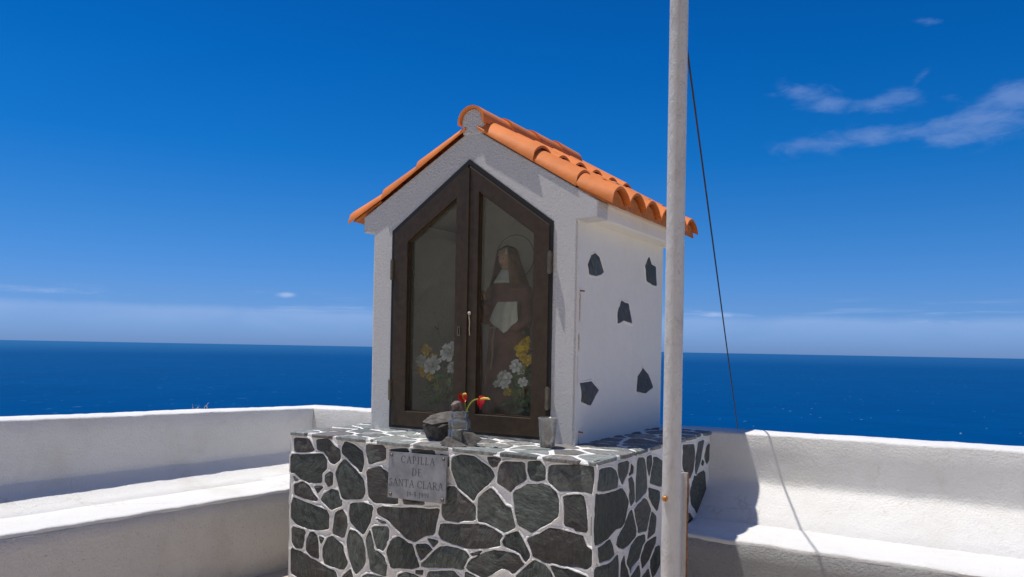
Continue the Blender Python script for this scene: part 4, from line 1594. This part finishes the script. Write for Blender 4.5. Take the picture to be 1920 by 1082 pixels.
# head and neck: one surface, shaped, turned a little to the viewer's left
bm = bmesh.new()
bmesh.ops.create_uvsphere(bm, u_segments=32, v_segments=24, radius=1.0)
for v in bm.verts:
    x, y, z = v.co
    jaw = 1 - .26 * max(0, -z) ** 1.3
    px, py, pz = x * .0435 * jaw, y * .054 * (1 - .10 * max(0, -z)), z * .067
    if y < 0:
        nose = math.exp(-((x / .16) ** 2)) * math.exp(-(((z + .12) / .20) ** 2))
        py -= .015 * nose * (-y)
        brow = math.exp(-(((z - .20) / .10) ** 2)) * math.exp(-((x / .5) ** 2))
        py -= .0035 * brow
        for sgn in (-1, 1):
            sock = math.exp(-(((x - sgn * .36) / .17) ** 2)) * math.exp(-(((z - .06) / .10) ** 2))
            py += .007 * sock
        chin = math.exp(-(((z + .80) / .16) ** 2)) * math.exp(-((x / .3) ** 2))
        py -= .006 * chin
        lips = math.exp(-(((z + .48) / .07) ** 2)) * math.exp(-((x / .26) ** 2))
        py -= .0035 * lips
    v.co = (px, py, pz)
HM = Matrix.Translation((-.012, -.012, .905)) @ Matrix.Rotation(R(-16), 4, 'Z') @ Matrix.Rotation(R(5), 4, 'X')
bm.transform(HM)
tube_bm(bm, [(-.006, -.002, .80), (-.009, -.004, .835), (-.011, -.006, .872)], [.030, .026, .027], 14)
head = bm_ob('head', bm, M_SKIN, statue, smooth=True)
for sgn in (-1, 1):
    bm = bmesh.new()
    bmesh.ops.create_uvsphere(bm, u_segments=10, v_segments=8, radius=1.0)
    bm.transform(HM @ Matrix.Translation((sgn * .0160, -.0445, .004)) @ Matrix.Diagonal((.0062, .004, .0030, 1)))
    e = bm_ob('eye', bm, M_DARKEYE, smooth=True)
    e.parent = head
bm = bmesh.new()
bmesh.ops.create_uvsphere(bm, u_segments=12, v_segments=8, radius=1.0)
bm.transform(HM @ Matrix.Translation((0, -.0495, -.0315)) @ Matrix.Diagonal((.0105, .004, .0026, 1)))
e = bm_ob('mouth', bm, simple('painted_lips', (.42, .13, .10), .5), smooth=True)
e.parent = head
# white band over the brow, wimple and brown veil
def shell(name, mat, rad, a_open, z_lo, z_hi, th=.003, flare=0.0, parent=statue):
    verts, faces = [], []
    na, nz = 30, 12
    for layer in (0, 1):
        for iz in range(nz + 1):
            f = iz / nz
            zz = z_lo + (z_hi - z_lo) * f
            for ia in range(na + 1):
                a = R(-90 + a_open + (360 - 2 * a_open) * ia / na)
                cap = math.sqrt(max(0.0, 1 - max(0.0, (zz - .01) / (z_hi - .01 + 1e-6)) ** 2)) if zz > .01 else 1 + flare * (.01 - zz)
                rr = cap * (1 + .02 * math.sin(7 * a + 9 * f)) 
                p = HM @ Vector(((rad[0] - th * layer) * rr * math.cos(a), (rad[1] - th * layer) * rr * math.sin(a), zz))
                verts.append(p)
    m = (na + 1) * (nz + 1)
    for layer in (0, 1):
        for iz in range(nz):
            for ia in range(na):
                a = layer * m + iz * (na + 1) + ia
                faces.append((a, a + 1, a + na + 2, a + na + 1))
    for iz in range(nz):
        for ia in (0, na):
            a = iz * (na + 1) + ia
            faces.append((a, a + na + 1, m + a + na + 1, m + a))
    for ia in range(na):
        faces.append((ia, ia + 1, m + ia + 1, m + ia))
    return mesh_ob(name, verts, faces, mat, parent, smooth=True)


shell('veil', M_VEIL, (.062, .068), 52, -.175, .080, .004, 4.5)
shell('brow_band', M_LINEN, (.050, .060), 38, .024, .066, .003)
bm = bmesh.new()
lathe_bm(bm, [(.040, .850), (.046, .835), (.058, .812), (.070, .792), (.080, .776), (.076, .772)], 28, (-.008, -.010, 0), .05, 2)
bm_ob('collar', bm, M_LINEN, statue, smooth=True)
# rope belt
bm = bmesh.new()
ringp = [(.120 * math.cos(a), .096 * math.sin(a), .535 + .006 * math.cos(a)) for a in [2 * math.pi * i / 30 for i in range(31)]]
tube_bm(bm, ringp, .0055, 6)
tube_bm(bm, [(-.030, -.098, .530), (-.036, -.112, .46), (-.032, -.116, .38), (-.038, -.122, .30)], .005, 6)
bm_ob('rope_belt', bm, M_CORD, statue, smooth=True)


def hand(name, wrist, direc, palm_n, mat, parent, s=1.0, curl=.9):
    """palm, four unequal bent fingers and a thumb leaving the palm's side"""
    wrist, d, n = Vector(wrist), Vector(direc).normalized(), Vector(palm_n).normalized()
    side = d.cross(n).normalized()
    n = side.cross(d).normalized()
    bm = bmesh.new()
    tube_bm(bm, [wrist - d * .010 * s, wrist + d * .008 * s, wrist + d * .030 * s], [.0105 * s, .0125 * s, .0125 * s], 10)
    for i, (off, ln) in enumerate(((-.0115, .030), (-.004, .034), (.004, .032), (.0115, .025))):
        b0 = wrist + d * .028 * s + side * off * s
        pts = [b0]
        ang = 0.0
        p = b0.copy()
        for seg in (.42, .33, .25):
            ang += curl * .75
            p = p + (d * math.cos(ang) + n * math.sin(ang)) * ln * seg * s
            pts.append(p.copy())
        tube_bm(bm, pts, [.0046 * s, .0043 * s, .0038 * s, .0030 * s], 7)
    t0 = wrist + d * .010 * s - side * .011 * s
    tube_bm(bm, [t0, t0 + (d * .6 - side * .7 + n * .3).normalized() * .014 * s, t0 + (d * .7 - side * .45 + n * .7).normalized() * .026 * s], [.0052 * s, .0048 * s, .0034 * s], 7)
    return bm_ob(name, bm, mat, parent, smooth=True)


hand('hand', (-.086, -.122, .690), (-.10, -.25, .9), (-.2, -.95, -.1), M_SKIN, statue, 1.0)
hand('hand', (.060, -.112, .553), (-.85, -.45, .05), (-.2, .2, -.95), M_SKIN, statue, 1.0)
tube('staff', [(SX - .098, SY - .158, .958 + .93), (SX - .094, SY - .152, .958 + .60), (SX - .055, SY - .150, .958 + .009)], [.006, .0065, .007], M_VEIL, statue, 8)
# white cloth hanging from the forearm
cv_, cf_ = [], []
outline = [(-.086, .672), (.050, .672), (.072, .560), (-.018, .492), (-.132, .562)]
rowsn, colsn = 12, 16
for layer in (0, 1):
    for r_ in range(rowsn + 1):
        f = r_ / rowsn
        z = .672 - f * .180
        lx = -.086 + (-.132 + .086) * min(1, f / .61) if f < .61 else -.132 + (-.018 + .132) * (f - .61) / .39
        rx_ = .050 + (.072 - .050) * min(1, f / .62) if f < .62 else .072 + (-.018 - .072) * (f - .62) / .38
        for c in range(colsn + 1):
            g = c / colsn
            x = lx + (rx_ - lx) * g
            y = -.128 - .030 * math.sin(math.pi * min(1, f * 1.3) * .5) + .007 * math.sin(x * 95 + 1.2) * (0.4 + f) + .05 * x * 0
            cv_.append((.062 + (x + .02) * .86, y + layer * .004, .60 + (z - .60) * .92))
m = (rowsn + 1) * (colsn + 1)
for layer in (0, 1):
    for r_ in range(rowsn):
        for c in range(colsn):
            a = layer * m + r_ * (colsn + 1) + c
            q = (a, a + 1, a + colsn + 2, a + colsn + 1)
            cf_.append(q)
mesh_ob('white_cloth', cv_, cf_, M_LINEN, statue, smooth=True)
bm = bmesh.new()
hr = .122
tube_bm(bm, [(-.006 + hr * math.cos(a), .055, .925 + hr * math.sin(a)) for a in [2 * math.pi * i / 48 for i in range(49)]], .0016, 6)
tube_bm(bm, [(-.006, .056, .925 - hr), (-.004, .045, .80)], .0022, 6)
bm_ob('halo', bm, M_HALO, statue, smooth=True)
# a foot-board
box('statue_base', (SX - .17, SY - .14, .9585), (SX + .17, SY + .13, .966), M_VEIL, statue, .003)


def bloom(bm, c, r_, petals, layers, rr, tiltv=(0, -.8, .6), openness=1.0):
    """layered cupped petals"""
    ax = Vector(tiltv).normalized()
    s0 = ax.cross(Vector((0.3, 0.1, 1))).normalized()
    u0 = s0.cross(ax)
    c = Vector(c)
    for ly in range(layers):
        fr_ = (ly + 1) / layers
        n = petals if ly == layers - 1 else max(3, petals - 2 * (layers - 1 - ly))
        for i in range(n):
            a = 2 * math.pi * (i + .5 * ly) / n + rr.uniform(-.15, .15)
            d = s0 * math.cos(a) + u0 * math.sin(a)
            t = ax.cross(d)
            wd = r_ * fr_ * 2.3 / n * 1.6
            rows_ = []
            for q in range(4):
                f = q / 3
                lift = (1 - fr_ * openness) * f * r_ * 1.0 + .28 * r_ * f * (1 - .55 * f)
                p = c + d * (r_ * fr_ * f * (.55 + .45 * fr_)) + ax * lift
                hw = wd * (.25 + .9 * math.sin(math.pi * min(1, f * .62 + .12))) * .5
                rows_.append([bm.verts.new(p - t * hw + ax * hw * .35), bm.verts.new(p - ax * hw * .1), bm.verts.new(p + t * hw + ax * hw * .35)])
            for A, B in zip(rows_, rows_[1:]):
                for k_ in range(2):
                    bm.faces.new((A[k_], A[k_ + 1], B[k_ + 1], B[k_]))


def leaf(bm, p, d, ln, wd, n=(0, -1, .3)):
    p, d = Vector(p), Vector(d).normalized()
    s = d.cross(Vector(n)).normalized()
    nn_ = s.cross(d)
    rows_ = []
    for q in range(5):
        f = q / 4
        hw = wd * math.sin(math.pi * (f * .94 + .03)) * .5
        c = p + d * ln * f - nn_ * ln * .25 * f * f
        rows_.append((bm.verts.new(c - s * hw), bm.verts.new(c - nn_ * hw * .3), bm.verts.new(c + s * hw)))
    for A, B in zip(rows_, rows_[1:]):
        for k_ in range(2):
            bm.faces.new((A[k_], A[k_ + 1], B[k_ + 1], B[k_]))


def bouquet(label, base, flowers, leaves_n, spread, seed, leaf_top):
    rr = random.Random(seed)
    bx, by = base
    t = thing('flower_bouquet', label, 'bouquet', (bx, by, .958), 'bouquets inside the shrine')
    bm = bmesh.new()
    po = [(.030, 0), (.036, .004), (.040, .05), (.034, .09), (.030, .11), (.036, .125)]
    lathe_bm(bm, po + [(r_ - .004, z) for r_, z in po[::-1]], 24, (bx, by, .9585))
    adopt(bm_ob('vase', bm, M_VASE, smooth=True), t)
    stems = bmesh.new()
    root = Vector((bx, by, 1.06))
    for (kind, c, r_) in flowers:
        c = Vector(c)
        md_ = root.lerp(c, .5) + Vector((rr.uniform(-.01, .01), rr.uniform(-.01, .01), .02))
        tube_bm(stems, [root, md_, c], [.0025, .0022, .002], 5)
        fb = bmesh.new()
        face = (rr.uniform(-.2, .5), -.85, rr.uniform(.1, .6))
        if kind == 'rose':
            bloom(fb, c, r_, 7, 4, rr, face, .9)
            mt, nm = M_WHITEF, 'white_flower'
        elif kind == 'star':
            bloom(fb, c, r_, 6, 2, rr, face, 1.0)
            mt, nm = M_WHITEF, 'white_flower'
        else:
            for _ in range(9):
                bloom(fb, c + Vector((rr.uniform(-1, 1), rr.uniform(-1, .5), rr.uniform(-1, 1))) * r_ * .75, r_ * .52, 5, 2, rr, face, 1.0)
            mt, nm = M_YELLOW, 'yellow_flower'
        f = bm_ob(nm, fb, mt, smooth=True, recalc=False)
        adopt(f, t)
    adopt(bm_ob('stems', stems, M_STEM, smooth=True), t)
    lb = bmesh.new()
    for _ in range(leaves_n):
        a = rr.uniform(0, 6.28)
        h = rr.uniform(1.05, leaf_top)
        p = (bx + rr.uniform(-1, 1) * spread * .6, by + rr.uniform(-.5, 1) * spread * .5, h)
        leaf(lb, p, (math.cos(a), rr.uniform(-.8, .3), rr.uniform(-.3, 1)), rr.uniform(.04, .085), rr.uniform(.018, .036), (rr.uniform(-.5, .5), -1, rr.uniform(0, .8)))
    adopt(bm_ob('leaves', lb, M_LEAF, smooth=True, recalc=False), t)
    tw = bmesh.new()
    for _ in range(10):
        p0 = Vector((bx + rr.uniform(-.03, .03), by + .02, 1.1))
        p1 = Vector((bx + rr.uniform(-.6, 1.1) * spread, by + rr.uniform(.0, .1), leaf_top + rr.uniform(.02, .26)))
        tube_bm(tw, [p0, p0.lerp(p1, .5) + Vector((rr.uniform(-.02, .02), 0, 0)), p1], [.002, .0016, .001], 5)
        for q in range(5):
            leaf(tw, p0.lerp(p1, .45 + .11 * q), (rr.uniform(-1, 1), rr.uniform(-.6, .2), rr.uniform(.1, 1)), rr.uniform(.02, .045), .016)
    adopt(bm_ob('sprigs', tw, M_DRYLEAF, smooth=True, recalc=False), t)
    return t


bouquet('bouquet of white roses and yellow blooms behind the left door pane', (-.905, .20),
        [('rose', (-.928, .14, 1.276), .056), ('rose', (-1.016, .15, 1.300), .036), ('rose', (-.835, .17, 1.350), .060), ('rose', (-.800, .15, 1.270), .040),
         ('yellow', (-1.004, .18, 1.362), .030), ('yellow', (-1.045, .20, 1.262), .042), ('yellow', (-.985, .17, 1.236), .040), ('yellow', (-.975, .21, 1.315), .030)],
        46, .17, 3, 1.26)
bouquet('bouquet of small white and yellow flowers behind the right door pane', (-.375, .17),
        [('star', (-.490, .15, 1.235), .034), ('star', (-.455, .14, 1.225), .032), ('star', (-.412, .15, 1.288), .036), ('star', (-.466, .13, 1.195), .026), ('star', (-.352, .12, 1.210), .026),
         ('star', (-.530, .16, 1.192), .024), ('star', (-.385, .16, 1.268), .030), ('yellow', (-.350, .14, 1.415), .026), ('yellow', (-.362, .14, 1.365), .034), ('yellow', (-.338, .13, 1.330), .032), ('yellow', (-.470, .18, 1.160), .022)],
        60, .11, 9, 1.25)

# ------------------------------------------------------------------ flag pole with its stay cable
pole = thing('flag_pole', 'tall weathered white metal pole standing in front of the plinth', 'pole', (.604, -.363, 0))
bm = bmesh.new()
prof = []
zz = -.02
while zz < 4.6:
    prof.append((.0352, zz))
    zz += .08
prof.append((.0352, 4.6))
lathe_bm(bm, prof, 40, (0, 0, 0), .012, 4)
sh = bm_ob('shaft', bm, M_POLE, pole, smooth=True)
md = sh.modifiers.new('edges', 'EDGE_SPLIT')
md.split_angle = R(60)
for v in sh.data.vertices:
    v.co.x += (.604 - .607) * (v.co.z - .5) / 2.2 * 1.6
bm = bmesh.new()
box_bm(bm, (.018, .040, .0), (.023, .075, .905))
box_bm(bm, (.023, .067, .0), (.040, .075, .905))
st = bm_ob('support_angle', bm, M_POLE, pole)
bm = bmesh.new()
box_bm(bm, (.0145, .042, .0), (.0178, .073, .908))
box_bm(bm, (.0402, .0655, .0), (.0432, .0765, .902))
bm_ob('rusty_edge', bm, M_RUST, pole)
bm = bmesh.new()
lathe_bm(bm, [(.0105, 0), (.0115, .003), (.0115, .008), (.007, .012), (.002, .013)], 6)
for v in bm.verts:
    v.co = Vector((-.012 + v.co.x, -.0335 - v.co.z, .815 + v.co.y))
bm_ob('bolt', bm, M_BOLT, pole)

A = Vector((.605, -.342, 2.69))
B = Vector((-.257, 3.793, .699))
E_ = B.copy()
while E_.z > hill_z(E_.x, E_.y) - .1 and E_.y < 30:
    E_ += (B - A) * .02
cable_pts = [A.lerp(E_, i / 40) for i in range(41)]
cable = tube('stay_cable', cable_pts, .0042, M_WIRE, None, 8)
tag(cable, 'thin black stay cable running from the pole down past the right parapet', 'cable')

# ------------------------------------------------------------------ dry plant peeping over the left parapet
plant = thing('dry_plant', 'wisps of a dry plant peeping over the left parapet', 'plant', (-2.99, .27, hill_z(-2.99, .27)))
bm = bmesh.new()
rr = random.Random(2)
for i in range(4):
    x0, y0 = -2.99 + rr.uniform(-.03, .03), .27 + rr.uniform(-.06, .06)
    x1, y1, z1 = x0 + rr.uniform(-.04, .04), y0 + rr.uniform(-.05, .05), .936 + rr.uniform(-.015, .014)
    tube_bm(bm, [(x0, y0, hill_z(-2.99, .27) - .02), ((x0 + x1) / 2, (y0 + y1) / 2, .5), (x1, y1, z1)], [.004, .0035, .002], 5)
    for q in range(2):
        leaf(bm, (x1, y1, z1 - .03 * q), (rr.uniform(-.5, .5), rr.uniform(-1, 1), 1), .022, .007)
adopt(bm_ob('dry_stems', bm, M_DRY, smooth=True, recalc=False), plant)
